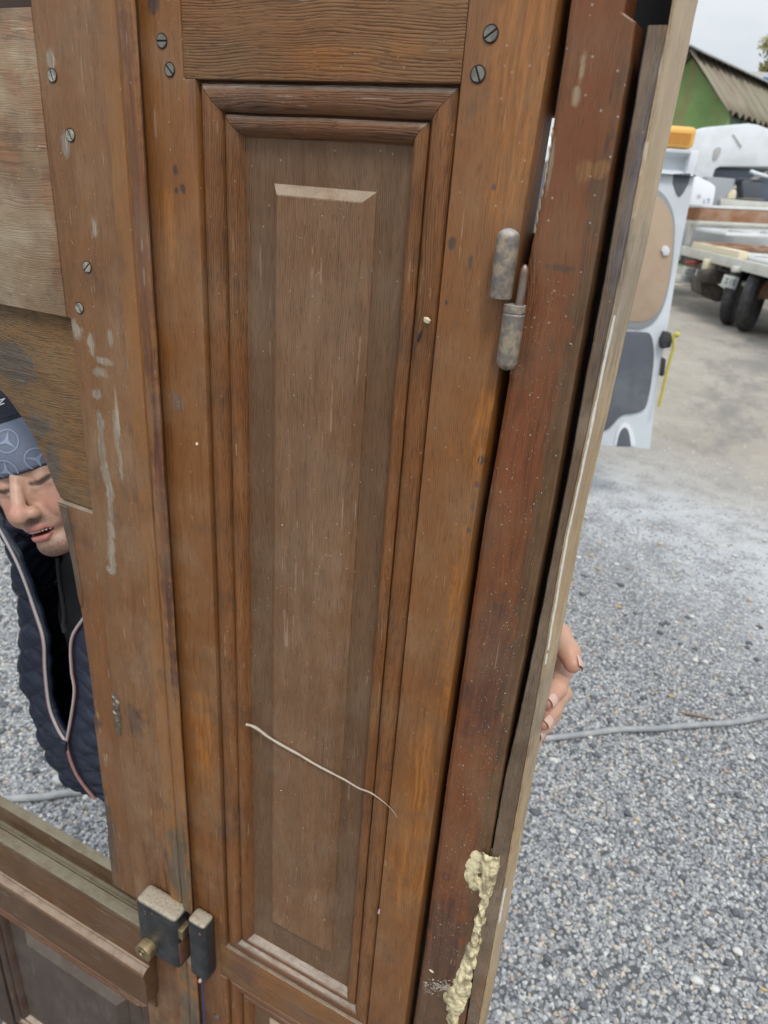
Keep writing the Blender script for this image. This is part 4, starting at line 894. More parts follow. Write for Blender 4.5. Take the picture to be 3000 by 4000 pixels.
# ------------------------------------------------------------------ implicit surfaces for soft shapes
def sd_sphere(P, c, r): return np.linalg.norm(P - np.asarray(c, float), axis=1) - r
def sd_ell(P, c, r):
    q = (P - np.asarray(c, float)); r = np.asarray(r, float)
    k0 = np.linalg.norm(q / r, axis=1); k1 = np.linalg.norm(q / (r * r), axis=1) + 1e-9
    return k0 * (k0 - 1) / k1
def sd_cone(P, a, b, ra, rb):
    a = np.asarray(a, float); b = np.asarray(b, float); d = b - a
    t = np.clip(((P - a) @ d) / (d @ d + 1e-12), 0, 1)
    return np.linalg.norm(P - a - t[:, None] * d, axis=1) - (ra + (rb - ra) * t)
def smin(a, b, k):
    h = np.clip(.5 + .5 * (b - a) / k, 0, 1); return b * (1 - h) + a * h - k * h * (1 - h)
def smax(a, b, k): return -smin(-a, -b, k)
def surface_net(f, lo, hi, h):
    lo = np.asarray(lo, float); n = np.ceil((np.asarray(hi) - lo) / h).astype(int) + 1
    ax = [lo[i] + np.arange(n[i]) * h for i in range(3)]
    G_ = np.stack(np.meshgrid(*ax, indexing='ij'), -1).reshape(-1, 3)
    V = np.concatenate([f(c) for c in np.array_split(G_, max(1, len(G_) // 400000))]).reshape(n)
    ins = V < 0
    c = ins[:-1, :-1, :-1].astype(int)
    tot = sum(ins[i:n[0] - 1 + i, j:n[1] - 1 + j, k:n[2] - 1 + k].astype(int) for i in (0, 1) for j in (0, 1) for k in (0, 1))
    act = (tot > 0) & (tot < 8); idx = -np.ones(act.shape, int); I = np.argwhere(act); idx[act] = np.arange(len(I))
    acc = np.zeros((len(I), 3)); cnt = np.zeros(len(I))
    corners = [(i, j, k) for i in (0, 1) for j in (0, 1) for k in (0, 1)]
    for a in corners:
        for x in range(3):
            if a[x]: continue
            b = list(a); b[x] = 1
            va = V[I[:, 0] + a[0], I[:, 1] + a[1], I[:, 2] + a[2]]; vb = V[I[:, 0] + b[0], I[:, 1] + b[1], I[:, 2] + b[2]]
            m = (va < 0) != (vb < 0); t = np.zeros(len(I)); t[m] = va[m] / (va[m] - vb[m])
            p = np.tile(np.array(a, float), (len(I), 1)); p[:, x] = t
            acc[m] += p[m]; cnt[m] += 1
    verts = lo + (I + acc / cnt[:, None]) * h
    faces = []
    for x in range(3):
        y, z = (x + 1) % 3, (x + 2) % 3
        s = [slice(None)] * 3; e = [slice(None)] * 3; s[x] = slice(0, -1); e[x] = slice(1, None)
        A = ins[tuple(s)]; B = ins[tuple(e)]; E = np.argwhere(A != B)
        E = E[(E[:, y] > 0) & (E[:, z] > 0) & (E[:, y] < n[y] - 1) & (E[:, z] < n[z] - 1)]
        def cell(dy, dz):
            q = E.copy(); q[:, y] += dy; q[:, z] += dz; return idx[q[:, 0], q[:, 1], q[:, 2]]
        Q = np.stack([cell(-1, -1), cell(0, -1), cell(0, 0), cell(-1, 0)], 1)
        fl = A[E[:, 0], E[:, 1], E[:, 2]]; Q[~fl] = Q[~fl][:, ::-1]
        faces.append(Q)
    return verts, np.concatenate(faces)
def net_obj(name, f, lo, hi, h, mat, parent=None):
    v, q = surface_net(f, lo, hi, h)
    return from_py(name, v, q, mat, parent, True)

# ------------------------------------------------------------------ the man behind the door
man = thing('person', 'bearded man in navy quilted vest and printed cap leaning behind the door', 'person', (-1.0, .38, 0))
YAW, PIT, ROL = R(15), R(-2), R(22)
_F = Vector((math.sin(YAW) * math.cos(PIT), -math.cos(YAW) * math.cos(PIT), -math.sin(PIT)))
_S = Vector((math.cos(YAW), math.sin(YAW), 0)); _U = _S.cross(_F) * -1
if _U.z < 0: _U = -_U
_rq = Matrix.Rotation(ROL, 3, _F); _S = _rq @ _S; _U = _rq @ _U
HB = np.array([_S, _F, _U])                     # rows: side, forward, up
HS = .00110                                      # mm to metres
HC = at(60, 1878, 1.105) - (np.array((0, 92., 6.)) * HS) @ HB
def to_head(P): return ((P - HC) @ HB.T) / HS
def from_head(q): return HC + (np.asarray(q, float) * HS) @ HB
def head_mm(q):
    d = sd_ell(q, (0, -14, 38), (77, 96, 86))
    d = smin(d, sd_ell(q, (0, 34, -28), (61, 58, 78)), 22)
    for s in (-1, 1):
        d = smin(d, sd_cone(q, (s * 54, -6, -52), (s * 14, 70, -99), 19, 17), 18)
        d = smin(d, sd_sphere(q, (s * 47, 58, -20), 21), 20)
        d = smin(d, sd_ell(q, (s * 37, 72, -47), (20, 17, 21)), 14)
    d = smin(d, sd_sphere(q, (0, 79, -98), 17), 16)
    d = smin(d, sd_cone(q, (-32, 75, 20), (32, 75, 20), 9, 9), 12)
    for s in (-1, 1):
        d = smax(d, -sd_ell(q, (s * 32, 101, 1), (19, 17, 13)), 10)
        d = smin(d, sd_ell(q, (s * 32, 73, 0), (16.5, 14.5, 11.5)), 4)
        d = smin(d, sd_cone(q, (s * 18, 84, 12.0), (s * 46, 76, 10), 3.5, 3.5), 5)      # brow fold
        d = smin(d, sd_cone(q, (s * 20, 87, -12), (s * 44, 80, -9), 3.2, 3), 4)      # bag under the eye
        lid = np.minimum(sd_cone(q, (s * 17.5, 89, -4), (s * 32, 90, -7), 1.9, 1.9), sd_cone(q, (s * 32, 90, -7), (s * 48, 82, -2), 1.9, 1.8))
        d = smax(d, -lid, 1.5)
    d = smin(d, sd_cone(q, (0, 86, 16), (0, 112, -34), 7.5, 10.5), 9)
    d = smin(d, sd_sphere(q, (0, 115, -40), 12.5), 8)
    for s in (-1, 1):
        d = smin(d, sd_ell(q, (s * 14.5, 101, -42), (9.5, 12, 9.5)), 6)
        d = smax(d, -sd_ell(q, (s * 7.5, 108, -52), (4, 6, 5)), 3)
        d = smax(d, -sd_cone(q, (s * 21, 97, -38), (s * 35, 86, -66), 2.2, 2.4), 6)  # smile fold
    d = smin(d, sd_ell(q, (0, 82, -62), (31, 17, 19)), 10)
    up = np.minimum(sd_cone(q, (-25, 87, -64), (-7, 99, -66.5), 2.6, 4.8), sd_cone(q, (25, 87, -64), (7, 99, -66.5), 2.6, 4.8))
    up = np.minimum(up, sd_cone(q, (-7, 99, -66.5), (7, 99, -66.5), 4.8, 4.8)); d = smin(d, up, 4)
    lo = np.minimum(sd_cone(q, (-25, 86, -66), (-9, 96, -82), 2.6, 5.6), sd_cone(q, (25, 86, -66), (9, 96, -82), 2.6, 5.6))
    lo = np.minimum(lo, sd_cone(q, (-9, 96, -82), (9, 96, -82), 5.6, 5.6)); d = smin(d, lo, 4)
    d = smax(d, -sd_ell(q, (0, 95, -74.5), (24, 16, 3.6)), 2)
    for s in (-1, 1):
        d = smin(d, np.maximum(sd_ell(q, (s * 80, -10, -6), (9, 19, 32)), -sd_ell(q, (s * 92, -4, -4), (10, 11, 20))), 5)
    return d
# hand: points in world, found on the sight lines of the fingers at their own distance
def hp_(px, py, d): return at(px, py, d)
HAND = dict(
    thumb=([hp_(2090, 2400, .945), hp_(2186, 2476, .890), hp_(2222, 2548, .862), hp_(2236, 2594, .850)], [.0150, .0135, .0132, .0108]),
    index=([hp_(2135, 2560, .940), hp_(2205, 2612, .900), hp_(2178, 2690, .850), hp_(2140, 2738, .826)], [.0128, .0115, .0108, .0094]),
    middle=([hp_(2118, 2640, .945), hp_(2196, 2708, .900), hp_(2160, 2768, .850), hp_(2124, 2822, .826)], [.0125, .0112, .0104, .0092]),
    ring=([hp_(2085, 2740, .950), hp_(2160, 2790, .905), hp_(2130, 2835, .862), hp_(2098, 2868, .838)], [.0112, .0096, .0088, .0078]),
    little=([hp_(2045, 2830, .955), hp_(2105, 2868, .915), hp_(2085, 2905, .875), hp_(2060, 2930, .850)], [.0102, .0086, .0078, .0070]))
WRIST = np.array((-.235, .150, 1.485)); ELBOW = np.array((-.455, .285, 1.215)); SHL = np.array((-.755, .335, 1.375)); SHR = np.array((-1.115, .335, 1.345))
PALM = (HAND['index'][0][0] + HAND['little'][0][0]) / 2
def hand_sd(P):
    d = None
    for nm, (pts, rr) in HAND.items():
        e = None
        for a, b, ra, rb in zip(pts, pts[1:], rr, rr[1:]):
            c = sd_cone(P, a, b, ra, rb); e = c if e is None else smin(e, c, .003)
        for a, r in zip(pts[1:-1], rr[1:-1]): e = smin(e, sd_sphere(P, a, r * 1.05), .004)
        d = e if d is None else smin(d, e, .0022 if nm != 'index' else .002)
    for nm in ('index', 'middle', 'ring', 'little'):
        a = HAND[nm][0][0]; d = smin(d, sd_cone(P, a, WRIST + (a - PALM) * .45, HAND[nm][1][0] * 1.12, .019), .010)
    d = smin(d, sd_cone(P, HAND['thumb'][0][0], WRIST + np.array((.03, .0, .02)), .0165, .021), .014)
    d = smin(d, sd_cone(P, WRIST, WRIST + (ELBOW - WRIST) * .35, .027, .034), .02)
    return d
def body_sd(P):
    d = sd_cone(P, from_head((0, -32, -70)), (-.945, .275, 1.375), .058, .066)
    d = smin(d, sd_cone(P, SHL, SHR, .062, .062), .06)
    d = smin(d, sd_ell(P, (-.95, .30, 1.20), (.145, .085, .19)), .07)
    d = smin(d, sd_ell(P, (-.985, .36, .97), (.155, .115, .18)), .08)
    d = smin(d, sd_cone(P, SHL, ELBOW, .052, .040), .03); d = smin(d, sd_cone(P, ELBOW, WRIST + (ELBOW - WRIST) * .2, .040, .030), .02)
    rel, rwr = np.array((-1.44, .37, 1.33)), np.array((-1.43, .13, 1.46))
    d = smin(d, sd_cone(P, SHR, rel, .052, .040), .03); d = smin(d, sd_cone(P, rel, rwr, .040, .028), .02)
    for hx, kx, kz, ax, ay in ((-.90, -.86, .48, -.84, .50), (-1.07, -1.10, .48, -1.12, .56)):
        d = smin(d, sd_cone(P, (hx, .40, .90), (kx, .40, kz), .085, .058), .05)
        d = smin(d, sd_cone(P, (kx, .40, kz), (ax, ay, .09), .056, .038), .03)
    rh = np.array((-1.41, .085, 1.535))
    d = smin(d, sd_cone(P, rwr, rh, .028, .03), .02)
    for k in range(4):
        a = rh + np.array((.012 * (k - 1.5), 0, -.01)); b = a + np.array((.035, -.03, .012 * (k - 1.5) + .01)); c = b + np.array((.03, -.035, 0))
        d = smin(d, np.minimum(sd_cone(P, a, b, .0095, .0085), sd_cone(P, b, c, .0085, .007)), .004)
    d = smin(d, np.minimum(sd_cone(P, rh + np.array((.02, 0, .01)), rh + np.array((.045, -.02, -.02)), .012, .010), sd_cone(P, rh + np.array((.045, -.02, -.02)), rh + np.array((.04, -.03, -.045)), .010, .008)), .006)
    return d
def net_bm(bm, f, lo, hi, h):
    v, q = surface_net(f, lo, hi, h); vv = [bm.verts.new(p) for p in v]
    for a in q:
        try: bm.faces.new([vv[i] for i in a])
        except ValueError: pass
bm = bmesh.new()
net_bm(bm, lambda P: head_mm(to_head(P)) * HS, HC - .17, HC + .17, .0021)
hall = np.array([p for pts, _ in HAND.values() for p in pts] + [WRIST, WRIST + (ELBOW - WRIST) * .35])
net_bm(bm, hand_sd, hall.min(0) - .045, hall.max(0) + .045, .0021)
net_bm(bm, body_sd, (-1.72, -.02, .03), (-.16, .80, 1.66), .011)
me = bpy.data.meshes.new('body'); bm.to_mesh(me); bm.free()
tmp = bpy.data.objects.new('tmp', me); COL.objects.link(tmp)
rm = tmp.modifiers.new('r', 'REMESH'); rm.mode = 'VOXEL'; rm.voxel_size = .0026
dg = bpy.context.evaluated_depsgraph_get(); me2 = bpy.data.meshes.new_from_object(tmp.evaluated_get(dg)); bpy.data.objects.remove(tmp)
nv = len(me2.vertices); co = np.empty(nv * 3); me2.vertices.foreach_get('co', co); co = co.reshape(-1, 3)
q = to_head(co); near = np.linalg.norm(q, axis=1) < 190
def g(c, r): return np.exp(-np.sum(((q - np.asarray(c, float)) / np.asarray(r, float)) ** 2, axis=1)) * near
lipd = np.full(nv, 99.)
for a, b, ra, rb in (((-24, 88, -65), (-7, 100, -67), 3, 5), ((24, 88, -65), (7, 100, -67), 3, 5), ((-7, 100, -67), (7, 100, -67), 5, 5), ((-24, 87, -67), (-9, 97, -82), 3, 6), ((24, 87, -67), (9, 97, -82), 3, 6), ((-9, 97, -82), (9, 97, -82), 6, 6)):
    lipd = np.minimum(lipd, sd_cone(q, a, b, ra, rb))
lips = np.clip(1 - (lipd + .5) / 2.0, 0, 1) * near
inner = np.clip(1 - (sd_ell(q, (0, 92, -73.5), (21, 22, 6.4)) / 1.5), 0, 1) * near * (q[:, 1] < 97)
stub = np.maximum(g((0, 98, -56), (30, 16, 7.5)), g((0, 88, -104), (34, 34, 14)))
stub = np.maximum(stub, .8 * np.maximum(g((45, 30, -80), (26, 44, 28)), g((-45, 30, -80), (26, 44, 28)))) * (1 - lips)
red = np.maximum(np.maximum(g((38, 82, -36), (20, 26, 20)), g((-38, 82, -36), (20, 26, 20))), g((0, 118, -34), (15, 16, 13)))
brow = np.maximum(g((33, 84, 17), (18, 14, 4.2)), g((-33, 84, 17), (18, 14, 4.2)))
lash = np.zeros(nv)
for s in (-1, 1):
    l_ = np.minimum(sd_cone(q, (s * 17.5, 88, -4), (s * 32, 88, -6.5), 2.2, 2.6), sd_cone(q, (s * 32, 88, -6.5), (s * 50, 80, -1), 2.6, 2.2))
    lash = np.maximum(lash, np.clip(1.1 - l_ / 2.2, 0, 1) * near)
hd_ = hand_sd(co); handm = (hd_ < .006)
tip = np.zeros(nv)
for nm, (pts, rr) in HAND.items(): tip = np.maximum(tip, np.exp(-(np.linalg.norm(co - pts[-1], axis=1) / .016) ** 2))
red = np.maximum(red, tip * .9)
for nm, arr in (('lips', lips), ('mouth', inner), ('stubble', stub), ('flush', red), ('hand', handm.astype(float)), ('brow', np.maximum(brow * .8, lash))):
    a = me2.attributes.new(nm, 'FLOAT', 'POINT'); a.data.foreach_set('value', np.clip(arr, 0, 1).astype(np.float32))
k = N('skin', .48); p = k.coord()
c = k.mix(k.rng(k.noise(p, 60, 4, .6), .35, .65), (.42, .245, .165), (.51, .315, .225))
c = k.mix(k.math('MULTIPLY', k.attr('hand'), k.rng(k.noise(p, 45, 4, .6), .3, .7, .5, 1)), c, (.50, .285, .185))
c = k.mix(k.math('MULTIPLY', k.attr('flush'), .60), c, (.46, .17, .125))
sb = k.math('MULTIPLY', k.attr('stubble'), k.rng(k.noise(p, 620, 2, .6), .36, .60))
c = k.mix(k.math('MULTIPLY', k.attr('stubble'), .62), c, (.15, .085, .055))
c = k.mix(k.math('MULTIPLY', sb, .85), c, (.045, .026, .017))
c = k.mix(k.math('MULTIPLY', k.attr('brow'), .92), c, (.045, .026, .018))
c = k.mix(k.attr('lips'), c, (.40, .155, .125)); c = k.mix(k.attr('mouth'), c, (.16, .03, .03))
k.col(c); k.b.inputs['Subsurface Weight'].default_value = .08; k.b.inputs['Subsurface Radius'].default_value = (1, .35, .2); k.b.inputs['Subsurface Scale'].default_value = .006
k.bump(k.noise(p, 420, 3, .6), .12, .0012)
SKIN = k.m
body = link_mesh('body', me2, SKIN, man, True)
ls = body.modifiers.new('smooth', 'SMOOTH'); ls.factor = .5; ls.iterations = 2
# teeth
M_TOOTH = plain('teeth', (.72, .66, .56), .3, 0, .05, 200)
tb = bmesh.new()
for i in range(-4, 4):
    a0 = (i + .5) * 5.0
    c0 = from_head((a0, 96.0 - .016 * a0 * a0, -71.0)); lump(tb, c0, .0027, 3, 2, (1.25, .6, 1.15), .0)
from_bm('teeth', tb, M_TOOTH, man, True)
# nails
M_NAIL = plain('finger nails', (.54, .36, .29), .35, 0, .08, 200)
def nail(pts, r, side):
    b = np.asarray(pts[-1], float); a = np.asarray(pts[-2], float); d = (b - a); d /= np.linalg.norm(d)
    nrm = np.asarray(side, float); nrm -= d * (nrm @ d); nrm /= np.linalg.norm(nrm); w = np.cross(d, nrm)
    vs, fs = [], []; m, n_ = 8, 8
    for i in range(m + 1):
        for j in range(n_ + 1):
            u = i / m * 2 - 1; v = j / n_ * 2 - 1; ww = .80 * (1 - .22 * max(0, -u) ** 3); th = v * 1.0 * ww
            o = b + d * r * (u * .80 + .02) + (nrm * math.cos(th) + w * math.sin(th)) * r * (1.085 - .12 * max(0, u) ** 2 - .06 * max(0, -u) ** 3)
            vs.append(o)
    for i in range(m):
        for j in range(n_): fs.append((i * (n_ + 1) + j, i * (n_ + 1) + j + 1, (i + 1) * (n_ + 1) + j + 1, (i + 1) * (n_ + 1) + j))
    o = from_py('nail', vs, fs, M_NAIL, man, True); s_ = o.modifiers.new('t', 'SOLIDIFY'); s_.thickness = .0007; s_.offset = 0
tocam = CPOS - PALM; tocam /= np.linalg.norm(tocam)
nail(HAND['thumb'][0], HAND['thumb'][1][-1], np.array((1., -.1, .25)))
nail(HAND['index'][0], HAND['index'][1][-1], tocam + np.array((.55, 0, 0)))
nail(HAND['middle'][0], HAND['middle'][1][-1], tocam + np.array((.55, 0, 0)))
nail(HAND['ring'][0], HAND['ring'][1][-1], tocam + np.array((.55, 0, 0)))

# cap: dark crown with a white letter, pale printed band round the forehead
M_CAPD = plain('navy cap cloth', (.018, .021, .034), .85, 0, .3, 300, bump=.3)
k = N('band cloth', .8); p = k.coord(); k.col(k.mix(k.noise(p, 300, 4), (.125, .15, .20), (.175, .20, .265))); k.bump(k.noise(p, 900, 2), .2, .0005); M_VIS = k.m
M_EMB = plain('pale blue print', (.25, .295, .40), .8)
def cap_pt(a, t, lift=1.0):
    """a: 0 at the front towards his left, t: 0 lower edge .. 1 top; head millimetres"""
    ze = 4 + 17 * math.cos(a) - 5 * math.cos(2 * a)
    p0 = math.asin((ze - 36) / 93); ph = p0 + (math.pi / 2 - p0) * t
    pf = 1 + .018 * math.sin(math.pi * min(1, t * 2.2)) * lift
    return np.array((83.5 * math.sin(a) * math.cos(ph) * pf, -13 + 103.5 * math.cos(a) * math.cos(ph) * pf, 36 + 94 * math.sin(ph))) + np.array((0, 0, 0))
TS = .47
def shell(name, t0, t1, nrow, mat, parent, g):
    vs, fs = [], []; na = 72
    for j in range(nrow + 1):
        for i in range(na):
            q_ = cap_pt(2 * math.pi * i / na, t0 + (t1 - t0) * j / nrow); c = np.array((0, -13, 36)); vs.append(from_head(c + (q_ - c) * g))
    for j in range(nrow):
        for i in range(na): fs.append((j * na + i, j * na + (i + 1) % na, (j + 1) * na + (i + 1) % na, (j + 1) * na + i))
    o = from_py(name, vs, fs, mat, parent, True); s_ = o.modifiers.new('t', 'SOLIDIFY'); s_.thickness = .003; s_.offset = 0; return o
cap = shell('cap', TS - .06, .999, 18, M_CAPD, man, 1.05)
band = shell('cap_band', 0, TS, 18, M_VIS, cap, 1.045)
tube('band_edge', [from_head(np.array((0, -13, 36)) + (cap_pt(2 * math.pi * i / 72, 0) - np.array((0, -13, 36))) * 1.045) for i in range(73)], .0022, M_CAPD, cap, 8)
tube('band_edge', [from_head(np.array((0, -13, 36)) + (cap_pt(2 * math.pi * i / 72, TS - .02) - np.array((0, -13, 36))) * 1.06) for i in range(73)], .0018, M_CAPD, cap, 8)
def on_cap(px, py):
    tgt = ray(px, py); tgt = tgt / np.linalg.norm(tgt); best = None
    for a in np.linspace(-1.6, 1.9, 141):
        for t in np.linspace(0, .95, 80):
            w = from_head(cap_pt(a, t)) - CPOS; dd = np.linalg.norm(w); e = (1 - w @ tgt / dd) * 4e4 + dd
            if best is None or e < best[0]: best = (e, a, t)
    return best[1], best[2]
def cap_local(px, py, g):
    a0, t0 = on_cap(px, py); c0 = cap_pt(a0, t0)
    ka = np.linalg.norm(cap_pt(a0 + .02, t0) - c0) / .02; kt = np.linalg.norm(cap_pt(a0, t0 + .02) - c0) / .02; cc = np.array((0, -13, 36))
    return lambda x, y: from_head(cc + (cap_pt(a0 + x / ka, max(0, t0 + y / kt)) - cc) * g)
def emblem(px, py, rad, spin):
    """ring with a three pointed star, printed on the band"""
    pt = cap_local(px, py, 1.066); vs, fs = [], []; n = 40
    for i in range(n):
        a = 2 * math.pi * i / n
        for r in (rad * .88, rad): vs.append(pt(r * math.cos(a), r * math.sin(a)))
    for i in range(n): fs.append((2 * i, 2 * i + 1, (2 * i + 3) % (2 * n), (2 * i + 2) % (2 * n)))
    for q_ in range(3):
        a = spin + q_ * 2 * math.pi / 3; b0 = len(vs)
        for t in np.linspace(0, 1, 7):
            w = rad * .17 * (1 - t) ** 1.1 + .25
            cx, cy = rad * .90 * t * math.cos(a), rad * .90 * t * math.sin(a)
            vs += [pt(cx - math.sin(a) * w, cy + math.cos(a) * w), pt(cx + math.sin(a) * w, cy - math.cos(a) * w)]
        for t in range(6): fs.append((b0 + 2 * t, b0 + 2 * t + 1, b0 + 2 * t + 3, b0 + 2 * t + 2))
    from_py('emblem', vs, fs, M_EMB, cap, False)
emblem(40, 1724, 16, R(185)); emblem(150, 1788, 16, R(150)); emblem(38, 1830, 16, R(65))
# the last letter of the word on the front of the crown
pt = cap_local(18, 1580, 1.075)
vs, fs = [], []
def lquad(pp):
    b = len(vs)
    for x, z in pp: vs.append(pt(x, z))
    fs.append(tuple(range(b, b + len(pp))))
H_ = 5.6
lquad([(-5.5, H_), (5, H_), (5, H_ - 2.4), (-5.5, H_ - 2.4)]); lquad([(-5, -H_), (-5, -H_ + 2.4), (5.5, -H_ + 2.4), (5.5, -H_)]); lquad([(1.4, H_ - 2.4), (5, H_ - 2.4), (-1.4, -H_ + 2.4), (-5, -H_ + 2.4)])
from_py('letter', vs, fs, plain('white letter print', (.74, .76, .80), .8), cap)

# ------------------------------------------------------------------ clothes
def quilt_mat():
    k = N('navy quilted nylon', .5); p = k.coord()
    k.col(k.mix(k.rng(k.noise(p, 90, 4, .6), .35, .7), (.010, .014, .028), (.019, .026, .048)))
    k.col(k.mix(k.math('MULTIPLY', k.rng(k.noise(p, 33, 5, .7), .62, .75), .35), k.mix(k.noise(p, 60, 4), (.010, .014, .028), (.019, .026, .048)), (.13, .13, .15)))
    k.bump(k.noise(p, 160, 4, .65), .5, .003); return k.m
M_VEST = quilt_mat()
M_LIN = plain('vest lining', (.010, .014, .030), .6, 0, .3, 60)
M_HOOD = plain('black hoodie fleece', (.010, .010, .012), .95, 0, .4, 220, bump=.4)
M_ZIP = plain('pale zip tape', (.40, .36, .355), .6, 0, .3, 300)
M_ZIPR = plain('rosy zip edge', (.30, .15, .135), .6)
M_TROU = plain('dark work trousers', (.03, .032, .038), .9, 0, .3, 90)
M_SHOE = plain('pale grey shoe', (.42, .42, .42), .7, 0, .15, 60)
ZL = [(-40, 1990, .165), (5, 2066, .150), (80, 2210, .138), (148, 2395, .130), (178, 2500, .122), (184, 2620, .116), (200, 2755, .108), (232, 2840, .102), (264, 2893, .098)]
ZR = [(560, 2010, .165), (520, 2100, .15), (440, 2250, .138), (340, 2400, .130), (287, 2490, .122), (286, 2610, .116), (297, 2690, .110), (286, 2785, .104), (266, 2893, .098)]
ZB = [(265, 2893, .098), (282, 2960, .096), (305, 3015, .096), (338, 3065, .099), (378, 3112, .104)]
PL_ = spline([on_door(*a) for a in ZL], 6); PR_ = spline([on_door(*a) for a in ZR], 6); PB_ = spline([on_door(*a) for a in ZB], 5)
def vest_rows():
    rows = []
    LL = PL_ + PB_[1:]; RR = PR_ + [p + np.array((.0035, .0, 0)) for p in PB_[1:]]
    n = len(LL)
    for i, (a, b) in enumerate(zip(LL, RR)):
        t = i / (n - 1); z = (a[2] + b[2]) / 2
        # body outline at this row
        cx = np.interp(t, [0, .2, .5, .8, 1], [-.945, -.955, -.975, -.985, -.985])
        wx = np.interp(t, [0, .1, .25, .5, .75, .9, 1], [.150, .185, .212, .222, .215, .195, .160])
        cy = np.interp(t, [0, .2, .5, 1], [.285, .285, .275, .285]); wy = np.interp(t, [0, .2, .5, 1], [.085, .125, .145, .145])
        zs = z + np.interp(t, [0, .15, .4, .8, 1], [-.09, -.06, -.02, -.03, -.075]); zb_ = z + np.interp(t, [0, .2, .6, 1], [-.02, -.01, 0, -.06])
        ctrl = [a, (a * .45 + np.array((cx - wx * .97, cy - wy * .55, zs)) * .55) + np.array((-.012, -.022, 0)), np.array((cx - wx, cy, zs)), np.array((cx - wx * .75, cy + wy * .75, zb_)), np.array((cx, cy + wy, zb_)),
                np.array((cx + wx * .75, cy + wy * .75, zb_)), np.array((cx + wx, cy, zs)), (b * .45 + np.array((cx + wx * .97, cy - wy * .55, zs)) * .55) + np.array((.012, -.022, 0)), b]
        rows.append(spline(ctrl, 14))
    return rows
rows = vest_rows(); m = len(rows[0]); ROWS = []
for r0, r1 in zip(rows, rows[1:]):
    for s in (0, .25, .5, .75): ROWS.append([p * (1 - s) + q * s for p, q in zip(r0, r1)])
ROWS.append(rows[-1])
ctr = [np.mean(np.array(r), 0) for r in ROWS]
vs, fs = [], []
arc_u = None
for i, r in enumerate(ROWS):
    r = np.array(r); seg = np.r_[0, np.cumsum(np.linalg.norm(np.diff(r, axis=0), axis=1))]
    for j, p in enumerate(r):
        nrm = p - ctr[i]; nrm[2] = 0; nrm /= np.linalg.norm(nrm) + 1e-9
        uu, vv = seg[j], p[2]
        edge = min(1, min(j, m - 1 - j) / 4)
        f1 = abs(math.sin((vv * 62 + uu * 44) )); f2 = abs(math.sin(vv * 62 - uu * 44))
        h = .0100 * min(f1, f2) ** .5 + .006 * mnoise.noise(Vector(p * 11)) + .003 * mnoise.noise(Vector(p * 33))
        vs.append(p + nrm * h * edge)
for i in range(len(ROWS) - 1):
    for j in range(m - 1): fs.append((i * m + j, i * m + j + 1, (i + 1) * m + j + 1, (i + 1) * m + j))
vest = from_py('vest', vs, fs, M_VEST, man, True)
vest.data.materials.append(M_LIN)
s_ = vest.modifiers.new('t', 'SOLIDIFY'); s_.thickness = .012; s_.offset = -1; s_.material_offset = 1
bmv = bmesh.new(); bmv.from_mesh(vest.data); bmesh.ops.recalc_face_normals(bmv, faces=bmv.faces[:])
cc_ = Vector(ctr[len(ctr) // 2]) - vest.matrix_world.translation
if sum((f.calc_center_median() - (Vector(ctr[len(ctr) // 2]))).dot(f.normal) for f in bmv.faces) < 0: bmesh.ops.reverse_faces(bmv, faces=bmv.faces[:])
bmv.to_mesh(vest.data); bmv.free(); vest.data.polygons.foreach_set('use_smooth', [True] * len(vest.data.polygons))
off = np.array((0, -.004, 0))
tube('zip_tape', [p + off for p in PL_], .0028, M_ZIP, vest, 8); tube('zip_tape', [p + off for p in PR_], .0028, M_ZIP, vest, 8)
tube('zip_edge', [p + off + np.array((-.003, -.001, 0)) for p in PL_[16:]], .0016, M_ZIPR, vest, 6); tube('zip_edge', [p + off + np.array((.003, -.001, 0)) for p in PR_[20:]], .0016, M_ZIPR, vest, 6)
tube('zip_edge', [p + off + np.array((.002, -.002, 0)) for p in PB_], .0034, M_ZIPR, vest, 6)
bm = bmesh.new(); c0 = PB_[0] + np.array((0, -.010, 0)); bm_box(bm, c0[0] - .007, c0[0] + .007, c0[1] - .004, c0[1] + .004, c0[2] - .016, c0[2] + .006); bev(bm, .003); from_bm('zip_slider', bm, M_LIN, vest, True)
# hoodie under the vest, with sleeves, neck folds and cords
def hood_sd(P):
    d = sd_ell(P, (-.95, .285, 1.20), (.185, .118, .23)); d = smin(d, sd_ell(P, (-.985, .345, .98), (.17, .125, .20)), .08)
    d = smin(d, sd_cone(P, SHL, SHR, .066, .066), .06)
    d = smin(d, sd_cone(P, SHL, ELBOW, .066, .054), .03); d = smin(d, sd_cone(P, ELBOW, WRIST + (ELBOW - WRIST) * .16, .054, .041), .02)
    rel, rwr = np.array((-1.44, .37, 1.33)), np.array((-1.43, .13, 1.46))
    d = smin(d, sd_cone(P, SHR, rel, .064, .054), .03); d = smin(d, sd_cone(P, rel, rwr, .056, .042), .02)
    nk = np.array((-.915, .255, 1.385)); q = P - nk
    tor = np.sqrt((np.sqrt((q[:, 0] / 1.0) ** 2 + (q[:, 1] / 1.1) ** 2) - .080) ** 2 + (q[:, 2] * .8) ** 2) - .022
    d = smin(d, tor, .03)
    n_ = .010 * np.sin(P[:, 0] * 38 + 9 * np.sin(P[:, 2] * 11)) * np.sin(P[:, 2] * 27 + P[:, 1] * 20)
    return d + n_ * .5
net_obj('hoodie', hood_sd, (-1.50, .03, .72), (-.18, .62, 1.52), .0095, M_HOOD, man)
cord = [on_door(px, py, y) for px, py, y in ((226, 2180, .16), (232, 2260, .148), (243, 2330, .142), (252, 2400, .138), (250, 2440, .136), (256, 2470, .132))]
tube('cord', spline(cord, 5), [.004] * 20 + [.0055] * 6, M_HOOD, man, 8)
